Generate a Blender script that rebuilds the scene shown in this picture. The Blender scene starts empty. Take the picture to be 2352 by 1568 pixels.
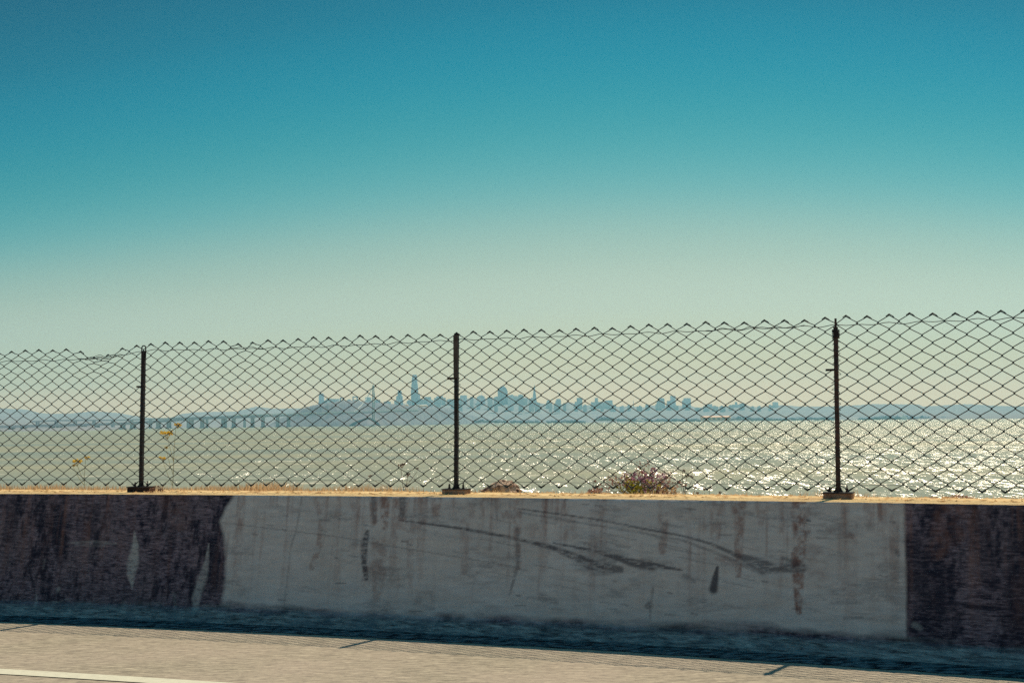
import bpy, bmesh, math, random
import numpy as np
from mathutils import Vector, Matrix, noise as mnoise

R = math.radians
scene = bpy.context.scene
COL = scene.collection
random.seed(7)
rng = np.random.default_rng(11)

# ------------------------------------------------------------------ camera
PITCH, ROLL, EYE = R(3.76), 0.0115, 1.24
cd = bpy.data.cameras.new('camera')
cam = bpy.data.objects.new('camera', cd)
COL.objects.link(cam)
cd.sensor_width = 36.0
cd.lens = 2800.0 / 2352.0 * 36.0
cd.clip_start, cd.clip_end = 0.1, 30000
cam.matrix_world = (Matrix.Translation((0, 0, EYE)) @ Matrix.Rotation(math.pi / 2 + PITCH, 4, 'X')
                    @ Matrix.Rotation(-ROLL, 4, 'Z'))
scene.camera = cam

# ------------------------------------------------------------------ light
SUN_AZ, SUN_EL = R(36.0), R(59.5)          # azimuth from +Y towards +X
SUN = Vector((math.sin(SUN_AZ) * math.cos(SUN_EL), math.cos(SUN_AZ) * math.cos(SUN_EL), math.sin(SUN_EL)))
ld = bpy.data.lights.new('sun', 'SUN')
ld.energy, ld.angle, ld.color = 5.0, R(0.5), (1.0, 0.86, 0.66)
sun = bpy.data.objects.new('sun', ld)
COL.objects.link(sun)
sun.location = SUN * 50
sun.rotation_euler = (-SUN).to_track_quat('-Z', 'Y').to_euler()

def lin(*c):
    out = []
    for v in c:
        v = v / 255.0
        out.append(v / 12.92 if v <= 0.04045 else ((v + 0.055) / 1.055) ** 2.4)
    return tuple(out) + (1.0,)

world = bpy.data.worlds.new('World')
scene.world = world
world.use_nodes = True
wt = world.node_tree
wt.nodes.clear()
wo = wt.nodes.new('ShaderNodeOutputWorld')
bg = wt.nodes.new('ShaderNodeBackground')
sky = wt.nodes.new('ShaderNodeTexSky')
sky.sky_type = 'NISHITA'
sky.sun_disc = False
sky.sun_elevation, sky.sun_rotation = SUN_EL, SUN_AZ
sky.air_density, sky.dust_density, sky.ozone_density = 1.0, 1.5, 1.0
tc = wt.nodes.new('ShaderNodeTexCoord')
sep = wt.nodes.new('ShaderNodeSeparateXYZ')
wt.links.new(tc.outputs['Generated'], sep.inputs[0])
ramp = wt.nodes.new('ShaderNodeValToRGB')
SKY = [(0.0, (253.6, 214.6, 164.6)), (0.024, (253.6, 214.6, 164.6)), (0.041, (230.0, 208.0, 162.1)), (0.064, (207.8, 207.2, 175.0)), (0.094, (197.6, 210.9, 193.0)), (0.137, (179.0, 199.6, 182.0)), (0.198, (101.0, 178.2, 180.3)), (0.262, (47.9, 157.2, 169.0)), (0.33, (0.0, 140.3, 165.8)), (0.399, (0.0, 124.1, 153.2)), (0.52, (0.0, 92.0, 125.0)), (0.7, (30.0, 112.0, 145.0)), (1.0, (60.0, 130.0, 165.0))]
ramp.color_ramp.interpolation = 'B_SPLINE'
while len(ramp.color_ramp.elements) < len(SKY):
    ramp.color_ramp.elements.new(0.5)
for e, (p, c) in zip(ramp.color_ramp.elements, SKY):
    e.position = p
    e.color = lin(*c)
# away from the bright middle of the view the blue reaches lower
d2 = wt.nodes.new('ShaderNodeVectorMath'); d2.operation = 'DOT_PRODUCT'
d2.inputs[1].default_value = (math.sin(R(5)), math.cos(R(5)), 0)
wt.links.new(tc.outputs['Generated'], d2.inputs[0])
m1 = wt.nodes.new('ShaderNodeMath'); m1.operation = 'MULTIPLY_ADD'
m1.inputs[1].default_value, m1.inputs[2].default_value = -3.6, 4.6      # 1 + 3.6 (1 - cos)
wt.links.new(d2.outputs['Value'], m1.inputs[0])
mn = wt.nodes.new('ShaderNodeMath'); mn.operation = 'MINIMUM'; mn.inputs[1].default_value = 1.6
wt.links.new(m1.outputs[0], mn.inputs[0])
m2 = wt.nodes.new('ShaderNodeMath'); m2.operation = 'MULTIPLY'
wt.links.new(mn.outputs[0], m2.inputs[0]); wt.links.new(sep.outputs[2], m2.inputs[1])
wt.links.new(m2.outputs[0], ramp.inputs[0])
k1 = wt.nodes.new('ShaderNodeVectorMath'); k1.operation = 'SCALE'; k1.inputs['Scale'].default_value = 10.0
wt.links.new(ramp.outputs[0], k1.inputs[0])
mx = wt.nodes.new('ShaderNodeMix'); mx.data_type = 'RGBA'
mx.inputs[0].default_value = 0.985
wt.links.new(sky.outputs[0], mx.inputs[6])
wt.links.new(k1.outputs[0], mx.inputs[7])
# the sky is brighter towards the sun's side
dt = wt.nodes.new('ShaderNodeVectorMath'); dt.operation = 'DOT_PRODUCT'
dt.inputs[1].default_value = (math.sin(SUN_AZ), math.cos(SUN_AZ), 0)
wt.links.new(tc.outputs['Generated'], dt.inputs[0])
mr = wt.nodes.new('ShaderNodeMapRange')
mr.inputs[1].default_value, mr.inputs[2].default_value, mr.inputs[3].default_value, mr.inputs[4].default_value = 0.45, 0.97, 0.85, 1.01
wt.links.new(dt.outputs['Value'], mr.inputs[0])
k2 = wt.nodes.new('ShaderNodeVectorMath'); k2.operation = 'SCALE'
wt.links.new(mx.outputs[2], k2.inputs[0]); wt.links.new(mr.outputs[0], k2.inputs['Scale'])
wt.links.new(k2.outputs[0], bg.inputs[0])
bg.inputs[1].default_value = 0.1
wt.links.new(bg.outputs[0], wo.inputs[0])

scene.view_settings.view_transform = 'Standard'
scene.view_settings.look = 'None'
scene.view_settings.exposure = 0.0
scene.view_settings.gamma = 1.0
scene.cycles.use_denoising = False          # the photograph is grainy too
scene.cycles.sample_clamp_direct = 12
scene.cycles.max_bounces = 5
scene.cycles.volume_bounces = 1
scene.cycles.sample_clamp_indirect = 4

# ------------------------------------------------------------------ helpers
def ray(px, py):
    """photo pixel (2449 wide) -> world direction"""
    f = 2800.0
    x = px / 1.04124 - 1176.0
    y = 784.0 - py / 1.04124
    xr = x * math.cos(ROLL) + y * math.sin(ROLL)
    yr = -x * math.sin(ROLL) + y * math.cos(ROLL)
    return Vector((xr, f * math.cos(PITCH) - yr * math.sin(PITCH), f * math.sin(PITCH) + yr * math.cos(PITCH)))

def at_y(px, py, Y):
    d = ray(px, py)
    return d * (Y / d.y) + Vector((0, 0, EYE))

def at_z(px, py, z):
    d = ray(px, py)
    return d * ((z - EYE) / d.z) + Vector((0, 0, EYE))

def tag(o, label=None, cat=None, group=None, kind=None):
    if label: o['label'] = label
    if cat: o['category'] = cat
    if group: o['group'] = group
    if kind: o['kind'] = kind
    return o

def empty(name, loc=(0, 0, 0)):
    o = bpy.data.objects.new(name, None)
    o.location = loc
    COL.objects.link(o)
    return o

def mesh_obj(name, verts, faces, mat, parent=None, smooth=False):
    me = bpy.data.meshes.new(name)
    me.from_pydata([tuple(v) for v in verts], [], faces)
    me.update()
    if smooth:
        me.polygons.foreach_set('use_smooth', [True] * len(me.polygons))
    for m in (mat if isinstance(mat, (list, tuple)) else [mat]):
        me.materials.append(m)
    o = bpy.data.objects.new(name, me)
    COL.objects.link(o)
    if parent:
        o.parent = parent
        o.matrix_parent_inverse = Matrix.Translation(-Vector(parent.location))
    return o

class MB:
    def __init__(s): s.v, s.f = [], []
    def add(s, vs, fs):
        n = len(s.v)
        s.v += [Vector(v) for v in vs]
        s.f += [tuple(i + n for i in f) for f in fs]
    def box(s, c, size, rz=0.0, taper=1.0, top_shift=(0, 0)):
        c = Vector(c); hx, hy, hz = size[0] / 2, size[1] / 2, size[2] / 2
        m = Matrix.Rotation(rz, 3, 'Z')
        vs = []
        for z, k in ((-hz, 1.0), (hz, taper)):
            for x, y in ((-hx, -hy), (hx, -hy), (hx, hy), (-hx, hy)):
                sh = Vector((top_shift[0], top_shift[1], 0)) if z > 0 else Vector()
                vs.append(c + m @ Vector((x * k, y * k, z)) + sh)
        s.add(vs, [(3, 2, 1, 0), (4, 5, 6, 7), (0, 1, 5, 4), (1, 2, 6, 5), (2, 3, 7, 6), (3, 0, 4, 7)])
    def tube(s, pts, r, n=6, cap=True):
        pts = [Vector(p) for p in pts]
        rs = r if isinstance(r, (list, tuple)) else [r] * len(pts)
        base = len(s.v)
        prev = None
        for i, p in enumerate(pts):
            t = (pts[min(i + 1, len(pts) - 1)] - pts[max(i - 1, 0)])
            t = t.normalized() if t.length > 1e-9 else Vector((0, 0, 1))
            if prev is None:
                a = t.orthogonal().normalized()
            else:
                a = (prev - t * prev.dot(t))
                a = a.normalized() if a.length > 1e-6 else t.orthogonal().normalized()
            prev = a
            b = t.cross(a)
            for k in range(n):
                w = 2 * math.pi * k / n
                s.v.append(p + (a * math.cos(w) + b * math.sin(w)) * rs[i])
        for i in range(len(pts) - 1):
            for k in range(n):
                q = base + i * n + k; q2 = base + i * n + (k + 1) % n
                s.f.append((q, q2, q2 + n, q + n))
        if cap:
            s.f.append(tuple(base + k for k in reversed(range(n))))
            s.f.append(tuple(base + (len(pts) - 1) * n + k for k in range(n)))
    def cyl(s, c0, c1, r, n=12):
        s.tube([c0, c1], r, n)
    def blob(s, c, rad, seed=0, amp=0.3, sub=2, squash=(1, 1, 1), freq=1.5):
        bm = bmesh.new()
        bmesh.ops.create_icosphere(bm, subdivisions=sub, radius=1.0)
        vs = []
        for v in bm.verts:
            k = 1 + amp * mnoise.noise(v.co * freq + Vector((seed * 3.1, seed * 1.7, seed)))
            p = v.co * k
            vs.append(Vector(c) + Vector((p.x * squash[0], p.y * squash[1], p.z * squash[2])) * rad)
        bm.verts.index_update()
        fs = [tuple(v.index for v in f.verts) for f in bm.faces]
        bm.free()
        s.add(vs, fs)
    def build(s, name, mat, parent=None, smooth=False):
        return mesh_obj(name, s.v, s.f, mat, parent, smooth)

# ------------------------------------------------------------------ material helpers
class NT:
    def __init__(s, name):
        s.m = bpy.data.materials.new(name)
        s.m.use_nodes = True
        s.t = s.m.node_tree
        s.b = s.t.nodes['Principled BSDF']
        s.out = s.t.nodes['Material Output']
    def n(s, typ, **kw):
        nd = s.t.nodes.new(typ)
        for k, v in kw.items():
            setattr(nd, k, v)
        return nd
    def l(s, a, b): s.t.links.new(a, b)
    def coords(s, kind='Object', scale=(1, 1, 1)):
        tcn = s.n('ShaderNodeTexCoord'); mp = s.n('ShaderNodeMapping')
        mp.inputs['Scale'].default_value = scale
        s.l(tcn.outputs[kind], mp.inputs[0])
        return mp.outputs[0]
    def noise(s, vec, scale, detail=4, rough=0.55, dist=0.0):
        nd = s.n('ShaderNodeTexNoise')
        nd.inputs['Scale'].default_value = scale
        nd.inputs['Detail'].default_value = detail
        nd.inputs['Roughness'].default_value = rough
        nd.inputs['Distortion'].default_value = dist
        s.l(vec, nd.inputs['Vector'])
        return nd.outputs[0]
    def mapr(s, val, a, b, c=0.0, d=1.0):
        nd = s.n('ShaderNodeMapRange')
        nd.inputs[1].default_value, nd.inputs[2].default_value = a, b
        nd.inputs[3].default_value, nd.inputs[4].default_value = c, d
        s.l(val, nd.inputs[0])
        return nd.outputs[0]
    def math(s, op, a, b=None):
        nd = s.n('ShaderNodeMath', operation=op)
        for i, v in enumerate((a, b)):
            if v is None: continue
            if isinstance(v, (int, float)): nd.inputs[i].default_value = v
            else: s.l(v, nd.inputs[i])
        return nd.outputs[0]
    def mix(s, fac, a, b):
        nd = s.n('ShaderNodeMix', data_type='RGBA')
        for i, v in ((0, fac), (6, a), (7, b)):
            if isinstance(v, (int, float)): nd.inputs[i].default_value = v
            elif isinstance(v, tuple): nd.inputs[i].default_value = v if len(v) == 4 else v + (1,)
            else: s.l(v, nd.inputs[i])
        return nd.outputs[2]
    def attr(s, name):
        nd = s.n('ShaderNodeAttribute', attribute_name=name)
        return nd.outputs['Fac']
    def bump(s, h, strength, dist=0.01, prev=None):
        nd = s.n('ShaderNodeBump')
        nd.inputs['Strength'].default_value = strength
        nd.inputs['Distance'].default_value = dist
        s.l(h, nd.inputs['Height'])
        if prev: s.l(prev, nd.inputs['Normal'])
        return nd.outputs[0]
    def fin(s, col, rough=0.8, nrm=None, spec=None, metal=None):
        if isinstance(col, tuple): s.b.inputs['Base Color'].default_value = col
        else: s.l(col, s.b.inputs['Base Color'])
        if isinstance(rough, (int, float)): s.b.inputs['Roughness'].default_value = rough
        else: s.l(rough, s.b.inputs['Roughness'])
        if nrm: s.l(nrm, s.b.inputs['Normal'])
        if spec is not None: s.b.inputs['Specular IOR Level'].default_value = spec
        if metal is not None: s.b.inputs['Metallic'].default_value = metal
        return s.m

def simple(name, c1, c2, scale=5, rough=0.8, lo=0.35, hi=0.65, spec=0.3, bump=0.0, metal=None):
    t = NT(name)
    v = t.coords()
    nz = t.noise(v, scale, 5, 0.6)
    col = t.mix(t.mapr(nz, lo, hi), c1, c2)
    nrm = t.bump(nz, bump, 1.0 / scale * 0.3) if bump else None
    return t.fin(col, rough, nrm, spec, metal)

# ------------------------------------------------------------------ the wall's line in plan
A0, A1, A2 = 6.828, -0.376, -0.0176
def base_y(x):
    if x < -4.5:
        return base_y(-4.5) + (A1 + 2 * A2 * -4.5) * (x + 4.5)
    if x > 4.0:
        return base_y(4.0) + (A1 + 2 * A2 * 4.0) * (x - 4.0)
    return A0 + A1 * x + A2 * x * x
def slope(x):
    return A1 + 2 * A2 * min(max(x, -4.5), 4.0)
def nrm_at(x):
    s = slope(x)
    return Vector((-s, 1, 0)).normalized()       # away from the road
def line_pt(x, off, z):
    n = nrm_at(x)
    return Vector((x, base_y(x), 0)) + n * off + Vector((0, 0, z))
def u_of(p, off):
    """parameter x of the wall line whose offset point is nearest to p"""
    lo, hi = -20.0, 14.0
    for _ in range(36):
        m = (lo + hi) / 2
        q = line_pt(m, off, 0); s = slope(m)
        if (p.x - q.x) + (p.y - q.y) * s > 0: lo = m
        else: hi = m
    return (lo + hi) / 2
WALL_H, TOP0, TOP1, FENCE = 0.79, 0.411, 0.90, 0.715
FOOT_O, TOE_O, TOE_Z = 0.20, 0.29, 0.095       # A0..A2 is the line where the barrier's shadow ends
def face_off(z):
    z = max(0.0, min(WALL_H, z))
    return FOOT_O + (TOE_O - FOOT_O) * z / TOE_Z if z < TOE_Z else TOE_O + (TOP0 - TOE_O) * (z - TOE_Z) / (WALL_H - TOE_Z)

def wall_uz(px, py):
    d = ray(px, py)
    lo, hi = 0.0005, 0.02
    def g(t):
        p = d * t
        o = face_off(p.z + EYE)
        u = u_of(p, o)
        return (p - line_pt(u, o, 0)).dot(nrm_at(u))
    for _ in range(40):
        m = (lo + hi) / 2
        if g(m) < 0: lo = m
        else: hi = m
    p = d * lo
    return u_of(p, face_off(p.z + EYE)), p.z + EYE

# ------------------------------------------------------------------ setting: road
t = NT('road_concrete')
v = t.coords()
vs_ = t.coords('Object', (0.28, 1.6, 1))
n1 = t.noise(vs_, 30, 6, 0.8)
n2 = t.noise(v, 1.3, 4, 0.6)
n3 = t.noise(t.coords('Object', (0.45, 1.3, 1)), 60, 4, 0.75)
c = t.mix(t.mapr(n1, 0.36, 0.66), (0.13, 0.11, 0.085, 1), (0.53, 0.455, 0.335, 1))
c = t.mix(t.mapr(n2, 0.35, 0.7, 0.0, 0.45), c, (0.44, 0.35, 0.28, 1))
c = t.mix(t.mapr(n3, 0.52, 0.68, 0.0, 0.75), c, (0.12, 0.10, 0.09, 1))
hb = t.math('ADD', n1, t.math('MULTIPLY', n3, 0.5))
road_m = t.fin(c, 0.9, t.bump(hb, 0.35, 0.006), 0.25)
xs = [-60, -30, -16] + [i * 0.5 for i in range(-24, 21)] + [14, 30, 60]
V, F = [], []
for x in xs:
    V += [line_pt(x, FOOT_O + 0.05, 0), Vector((x, base_y(x), 0)) + nrm_at(x) * -3.0, Vector((x * 1.0, -60.0, 0))]
for i in range(len(xs) - 1):
    a = i * 3; b = a + 3
    F += [(a + 1, b + 1, b, a), (a + 2, b + 2, b + 1, a + 1)]
tag(mesh_obj('road', V, F, road_m), kind='structure')

t = NT('painted_shade_dirt')  # dark strip with rubble specks, coloured to deepen the barrier's shadow on the road
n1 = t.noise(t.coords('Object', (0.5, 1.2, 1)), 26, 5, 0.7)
gutter_shade_m = t.fin(t.mix(t.mapr(n1, 0.42, 0.6), (0.010, 0.014, 0.020, 1), (0.16, 0.19, 0.20, 1)), 0.95, t.bump(n1, 0.5, 0.008), 0.1)
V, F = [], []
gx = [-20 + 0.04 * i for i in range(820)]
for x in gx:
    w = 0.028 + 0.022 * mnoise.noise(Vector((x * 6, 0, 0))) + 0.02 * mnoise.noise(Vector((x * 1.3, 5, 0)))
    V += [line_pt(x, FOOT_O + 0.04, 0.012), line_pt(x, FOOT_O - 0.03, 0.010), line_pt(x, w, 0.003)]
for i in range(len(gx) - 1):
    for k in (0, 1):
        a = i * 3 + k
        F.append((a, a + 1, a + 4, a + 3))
tag(mesh_obj('gutter_shade_strip', V, F, gutter_shade_m, None, True), kind='structure')

t = NT('lane_paint')
v = t.coords()
n1 = t.noise(t.coords('Object', (0.5, 1.5, 1)), 50, 5, 0.7)
c = t.mix(t.mapr(n1, 0.3, 0.75), (0.68, 0.65, 0.50, 1), (0.46, 0.43, 0.34, 1))
lane_m = t.fin(c, 0.7, t.bump(n1, 0.2, 0.003), 0.3)
V, F = [], []
lx = [i * 0.25 for i in range(-80, 49)]
# offset of the line from the wall foot, measured on the photograph
p_top = at_z(180, 1609.8, 0.0)
u0 = u_of(p_top, 0); off_l = (p_top - line_pt(u0, 0, 0)).dot(nrm_at(u0))
for x in lx:
    w0, w1 = off_l, off_l - 0.112
    V += [line_pt(x, w0, 0.004), line_pt(x, w1, 0.004)]
for i in range(len(lx) - 1):
    a = i * 2
    F.append((a + 1, a + 3, a + 2, a))
tag(mesh_obj('edge_line', V, F, lane_m), kind='structure')

# ------------------------------------------------------------------ concrete barrier
marks_soft = rng
# --- masks painted over the barrier's face: real stains, scuffs and the grey paint patch
UF = np.arange(-4.35, 3.45, 0.0062)
ZF = np.concatenate([np.linspace(0, TOE_Z, 18), np.linspace(TOE_Z, WALL_H, 110)[1:]])
GU, GZ = np.meshgrid(UF, ZF, indexing='ij')

def vnoise(u, z, fu, fz, seed):
    """smooth value noise on the barrier face"""
    r = np.random.default_rng(seed)
    T = r.random((1024, 1024))
    a = (u + 50) * fu; b = (z + 50) * fz
    i, j = np.floor(a).astype(int), np.floor(b).astype(int)
    fa, fb = a - i, b - j
    fa = fa * fa * (3 - 2 * fa); fb = fb * fb * (3 - 2 * fb)
    g = lambda p, q: T[p % 1024, q % 1024]
    return (g(i, j) * (1 - fa) + g(i + 1, j) * fa) * (1 - fb) + (g(i, j + 1) * (1 - fa) + g(i + 1, j + 1) * fa) * fb

def fbm(u, z, fu, fz, seed, oct=4, gain=0.55):
    s = 0; a = 1; tot = 0
    for k in range(oct):
        s = s + a * vnoise(u, z, fu * 2 ** k, fz * 2 ** k, seed + k); tot += a; a *= gain
    return s / tot

def stroke(pts, widths, soft=0.5):
    """mask of a brush stroke through photo pixels; widths in metres"""
    P = [wall_uz(*p) for p in pts]
    widths = [max(w_ * 1.5, 0.0045) for w_ in widths]
    M = np.zeros_like(GU)
    for k in range(len(P) - 1):
        (ua, za), (ub, zb) = P[k], P[k + 1]
        wa, wb = widths[k], widths[k + 1]
        wm = max(wa, wb) * 2.2 + 0.01
        sel = (GU > min(ua, ub) - wm) & (GU < max(ua, ub) + wm) & (GZ > min(za, zb) - wm) & (GZ < max(za, zb) + wm)
        u, z = GU[sel], GZ[sel]
        L2 = (ub - ua) ** 2 + (zb - za) ** 2
        tt = np.clip(((u - ua) * (ub - ua) + (z - za) * (zb - za)) / L2, 0, 1)
        d = np.hypot(u - ua - tt * (ub - ua), z - za - tt * (zb - za))
        w = wa + (wb - wa) * tt
        m = np.clip((1 + soft) - d / np.maximum(w, 1e-4) * (1 + soft), 0, 1)
        M[sel] = np.maximum(M[sel], m)
    return M

def r5(x, y): return (x / 2.882, 1150 + y / 2.882)
def r6(x, y): return (816 + x / 2.882, 1150 + y / 2.882)
def r7(x, y): return (1632 + x / 2.879, 1150 + y / 2.879)

# grey paint patch
edge_pts = [wall_uz(*r5(*p)) for p in ((1600, 95), (1545, 180), (1500, 280), (1530, 400), (1545, 600), (1530, 750), (1500, 870), (1490, 960))]
ez = np.array([p[1] for p in edge_pts])[::-1]; eu = np.array([p[0] for p in edge_pts])[::-1]
u_left = np.interp(GZ, ez, eu)
u_r = wall_uz(*r7(1548, 600))[0]
bot = [wall_uz(*p) for p in (r5(1500, 860), r5(2000, 880), r6(0, 915), r6(600, 940), r6(1200, 960), r6(1800, 985), r6(2352, 1003), r7(650, 1022), r7(850, 1058), r7(1548, 1090))]
z_bot = np.interp(GU, [p[0] for p in bot], [p[1] for p in bot])
wob = (fbm(GU, GZ, 9, 9, 3) - 0.5) * 0.03
paint = np.clip((GU - u_left + wob) / 0.030, 0, 1) * np.clip((u_r - GU + wob * .3) / 0.014, 0, 1)
paint *= np.clip((GZ - z_bot + 0.02 + (fbm(GU, GZ, 6, 20, 5) - 0.5) * 0.07) / 0.06, 0, 1)
fine = fbm(GU, GZ, 22, 90, 21, 4, 0.7)
rag = np.clip((fine - 0.36) * 6, 0, 1)

scuff = np.zeros_like(GU)
def S(pts, w, k=1.0, soft=0.5, ragged=True):
    global scuff
    m = stroke(pts, w, max(soft, .9)) * k
    if ragged: m = m * (0.45 + 0.55 * rag)
    scuff = np.maximum(scuff, m)
S([r6(400, 268), r6(850, 328), r6(1200, 395), r6(1450, 455), r6(1650, 535), r6(1750, 585), r6(1920, 610)], [.003, .008, .009, .012, .022, .034, .02], .8)
S([r6(500, 282), r6(1000, 352), r6(1400, 440), r6(1650, 522), r6(1800, 590)], [.003, .005, .006, .012, .016], .9)
S([r6(1460, 425), r6(1750, 480), r6(1900, 528), r6(2050, 560), r6(2180, 582), r6(2352, 612)], [.004, .009, .014, .015, .014, .003], .9)
S([r6(1680, 430), r6(1900, 520)], [.01, .02], .5)
S([r6(1640, 540), r6(1760, 600), r6(1900, 622)], [.02, .034, .012], .7)
S([r6(1850, 505), r6(2000, 560), r6(2150, 590)], [.012, .02, .022], .85)
S([r6(1700, 560), r6(1860, 560)], [.012, .03], .5)
S([r7(420, 520), r7(500, 560), r7(640, 600), r7(820, 595)], [.014, .03, .022, .022], .8)
S([r7(480, 600), r7(600, 625)], [.014, .010], .5)
S([r6(1220, 190), r6(1500, 225), r6(1800, 270), r6(2100, 330), r7(0, 375), r7(200, 430), r7(400, 520), r7(500, 572), r7(700, 602), r7(830, 598)],
  [.004, .005, .005, .006, .006, .007, .012, .026, .020, .016], .75)
S([r7(440, 545), r7(560, 620)], [.015, .02], .7)
S([r7(690, 530), r7(830, 575)], [.01, .014], .6)
S([r6(1230, 215), r6(1500, 262), r6(1800, 312), r6(2050, 352), r7(0, 405), r7(250, 500), r7(450, 590), r7(580, 622)], [.004, .006, .006, .006, .006, .008, .012, .01], .45)
S([r5(1530, 285), r5(2352, 385), r6(300, 440), r6(850, 530), r6(1200, 590)], [.0025] * 5, .45)
S([r5(2080, 110), r5(2050, 300), r5(2000, 480), r5(1990, 600), r5(1960, 850)], [.006] * 5, .35, 1.0)
S([r7(242, 590), r7(228, 660), r7(214, 745)], [.006, .014, .02], 1.0, ragged=False)
S([r6(182, 350), r6(162, 430), r6(158, 560), r6(175, 670)], [.012, .02, .016, .012], .95)
S([r6(2120, 858), r6(2105, 862)], [.02, .012], .7)
S([r6(2150, 730), r6(2130, 860), r6(2130, 960)], [.006, .008, .005], .45)
S([r6(225, 110), r6(228, 275)], [.014, .012], .55)
S([r6(425, 120), r6(420, 240)], [.02, .016], .7)
S([r6(1060, 110), r6(1075, 265)], [.01, .006], .3)
S([r6(1215, 330), r6(1215, 590), r6(1160, 780)], [.01, .01, .005], .5)
S([r6(1380, 800), r6(1480, 830)], [.02, .014], .45)
S([r7(1120, 945), r7(1240, 940)], [.008, .006], .4)
S([r7(1470, 480), r7(1490, 510)], [.012, .008], .5)
S([r7(20, 660), r7(80, 690)], [.02, .012], .45)
S([r7(1430, 280), r7(1465, 282)], [.005, .004], .6)
S([r7(860, 270), r7(880, 275)], [.006, .005], .8)
for k in range(70):
    px = random.uniform(560, 2150); py = random.uniform(1200, 1470)
    ln = random.uniform(6, 30)
    S([(px, py), (px + ln, py + random.uniform(0, 4))], [random.uniform(.002, .005)] * 2, random.uniform(.2, .6), ragged=False)
for k in range(60):
    px = random.uniform(1150, 2000); py = random.uniform(1215, 1400)
    ln = random.uniform(20, 90)
    S([(px, py), (px + ln, py + ln * .22)], [random.uniform(.002, .004)] * 2, random.uniform(.15, .4), ragged=False)

rust = np.zeros_like(GU)
RN = np.clip((fbm(GU, GZ, 30, 26, 41, 4, .65) - 0.30) * 3.2, 0.05, 1)
def Q(pts, w, k=1.0, soft=1.0):
    global rust
    rust = np.maximum(rust, stroke(pts, [w_ * 1.25 for w_ in w], 1.6) * k * RN)
Q([r6(300, 100), r6(300, 320)], [.022, .014], .9)
Q([r6(420, 105), r6(420, 250)], [.03, .02], .6)
Q([r6(225, 105), r6(225, 280)], [.02, .014], .6)
Q([r6(560, 150), r6(560, 300)], [.016, .012], .5)
Q([r6(655, 110), r6(655, 240)], [.024, .014], .55)
Q([r6(90, 100), r6(90, 190)], [.03, .012], .35)
Q([r6(850, 290), r6(850, 620)], [.02, .014], .35)
Q([r6(900, 120), r6(900, 240)], [.02, .01], .3)
Q([r6(1215, 110), r6(1215, 590)], [.018, .014], .55)
Q([r6(1110, 230), r6(1200, 230)], [.015, .02], .45)
Q([r6(1320, 330), r6(1400, 460), r6(1380, 600)], [.03, .03, .014], .3)
Q([r6(260, 400), r6(265, 600), r6(245, 790)], [.03, .035, .016], .5)
Q([r6(200, 560), r6(170, 690)], [.03, .02], .4)
Q([r6(475, 420), r6(475, 800)], [.016, .01], .3)
Q([r6(400, 300), r6(520, 330)], [.02, .02], .4)
Q([r6(1050, 530), r6(1180, 600)], [.014, .018], .35)
Q([r6(2225, 130), r6(2215, 480)], [.022, .014], .55)
Q([r6(1580, 260), r6(1610, 380)], [.018, .01], .3)
Q([r5(2215, 280), r5(2200, 450), r5(2150, 590)], [.012, .012, .014], .5)
Q([r5(2200, 100), r5(2200, 210)], [.03, .012], .4)
Q([r7(390, 140), r7(390, 300), r7(385, 640)], [.026, .018, .01], .7)
Q([r7(815, 150), r7(810, 350), r7(795, 560), r7(800, 900)], [.034, .022, .022, .01], .95)
Q([r7(1280, 180), r7(1280, 300)], [.018, .01], .4)
Q([r7(540, 150), r7(540, 290)], [.02, .01], .4)
Q([r7(235, 200), r7(230, 380)], [.022, .018], .45)
Q([r7(1000, 335), r7(1090, 350), r7(1160, 380)], [.008, .014, .012], .6)
Q([r7(1160, 400), r7(1160, 900)], [.02, .02], .22)
Q([r7(880, 500), r7(960, 680)], [.04, .03], .3)
Q([r7(250, 520), r7(350, 560)], [.014, .014], .45)
Q([r7(840, 290), r7(860, 340)], [.016, .012], .5)
Q([r7(1840, 180), r7(1840, 330), r7(1740, 480)], [.05, .05, .03], .45)
Q([r5(1180, 110), r5(1260, 260)], [.06, .05], .35)

pale = np.zeros_like(GU)
def Wt(pts, w, k=1.0, soft=0.5):
    global pale
    pale = np.maximum(pale, stroke(pts, w, max(soft, .9)) * k * (0.45 + 0.55 * rag))
Wt([r5(925, 345), r5(932, 440), r5(915, 560), r5(905, 640), r5(912, 740)], [.003, .020, .034, .026, .003], .9, 1.0)
Wt([r5(1440, 430), r5(1425, 560), r5(1395, 670), r5(1350, 810), r5(1320, 965)], [.004, .015, .028, .024, .008], .7, 1.0)
Wt([r5(252, 770), r5(245, 850), r5(230, 935)], [.003, .010, .008], .5)
Wt([r5(405, 740), r5(395, 765)], [.014, .008], .45)
Wt([r5(470, 425), r5(640, 418), r5(800, 430)], [.004, .010, .005], .35)
Wt([r5(520, 440), r5(720, 445)], [.006, .006], .25)
Wt([r7(1600, 990), r7(1635, 1010)], [.014, .012], .45)
Wt([r5(310, 540), r5(300, 600)], [.008, .006], .25)
Wt([r5(855, 840), r5(850, 950)], [.016, .018], .3)
Wt([r5(1195, 770), r5(1190, 950)], [.01, .012], .22)
Wt([r5(1520, 920), r5(1540, 950)], [.02, .016], .4)
for k in range(110):
    px = random.uniform(0, 2449)
    zb = 1494 + (px / 2449) ** 1.15 * 132
    py = zb - random.uniform(6, 42) * (1 + px / 5000)
    ln = random.uniform(20, 130)
    Wt([(px, py), (px + ln, py + ln * .05)], [random.uniform(.0015, .004)] * 2, random.uniform(.12, .45))

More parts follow.
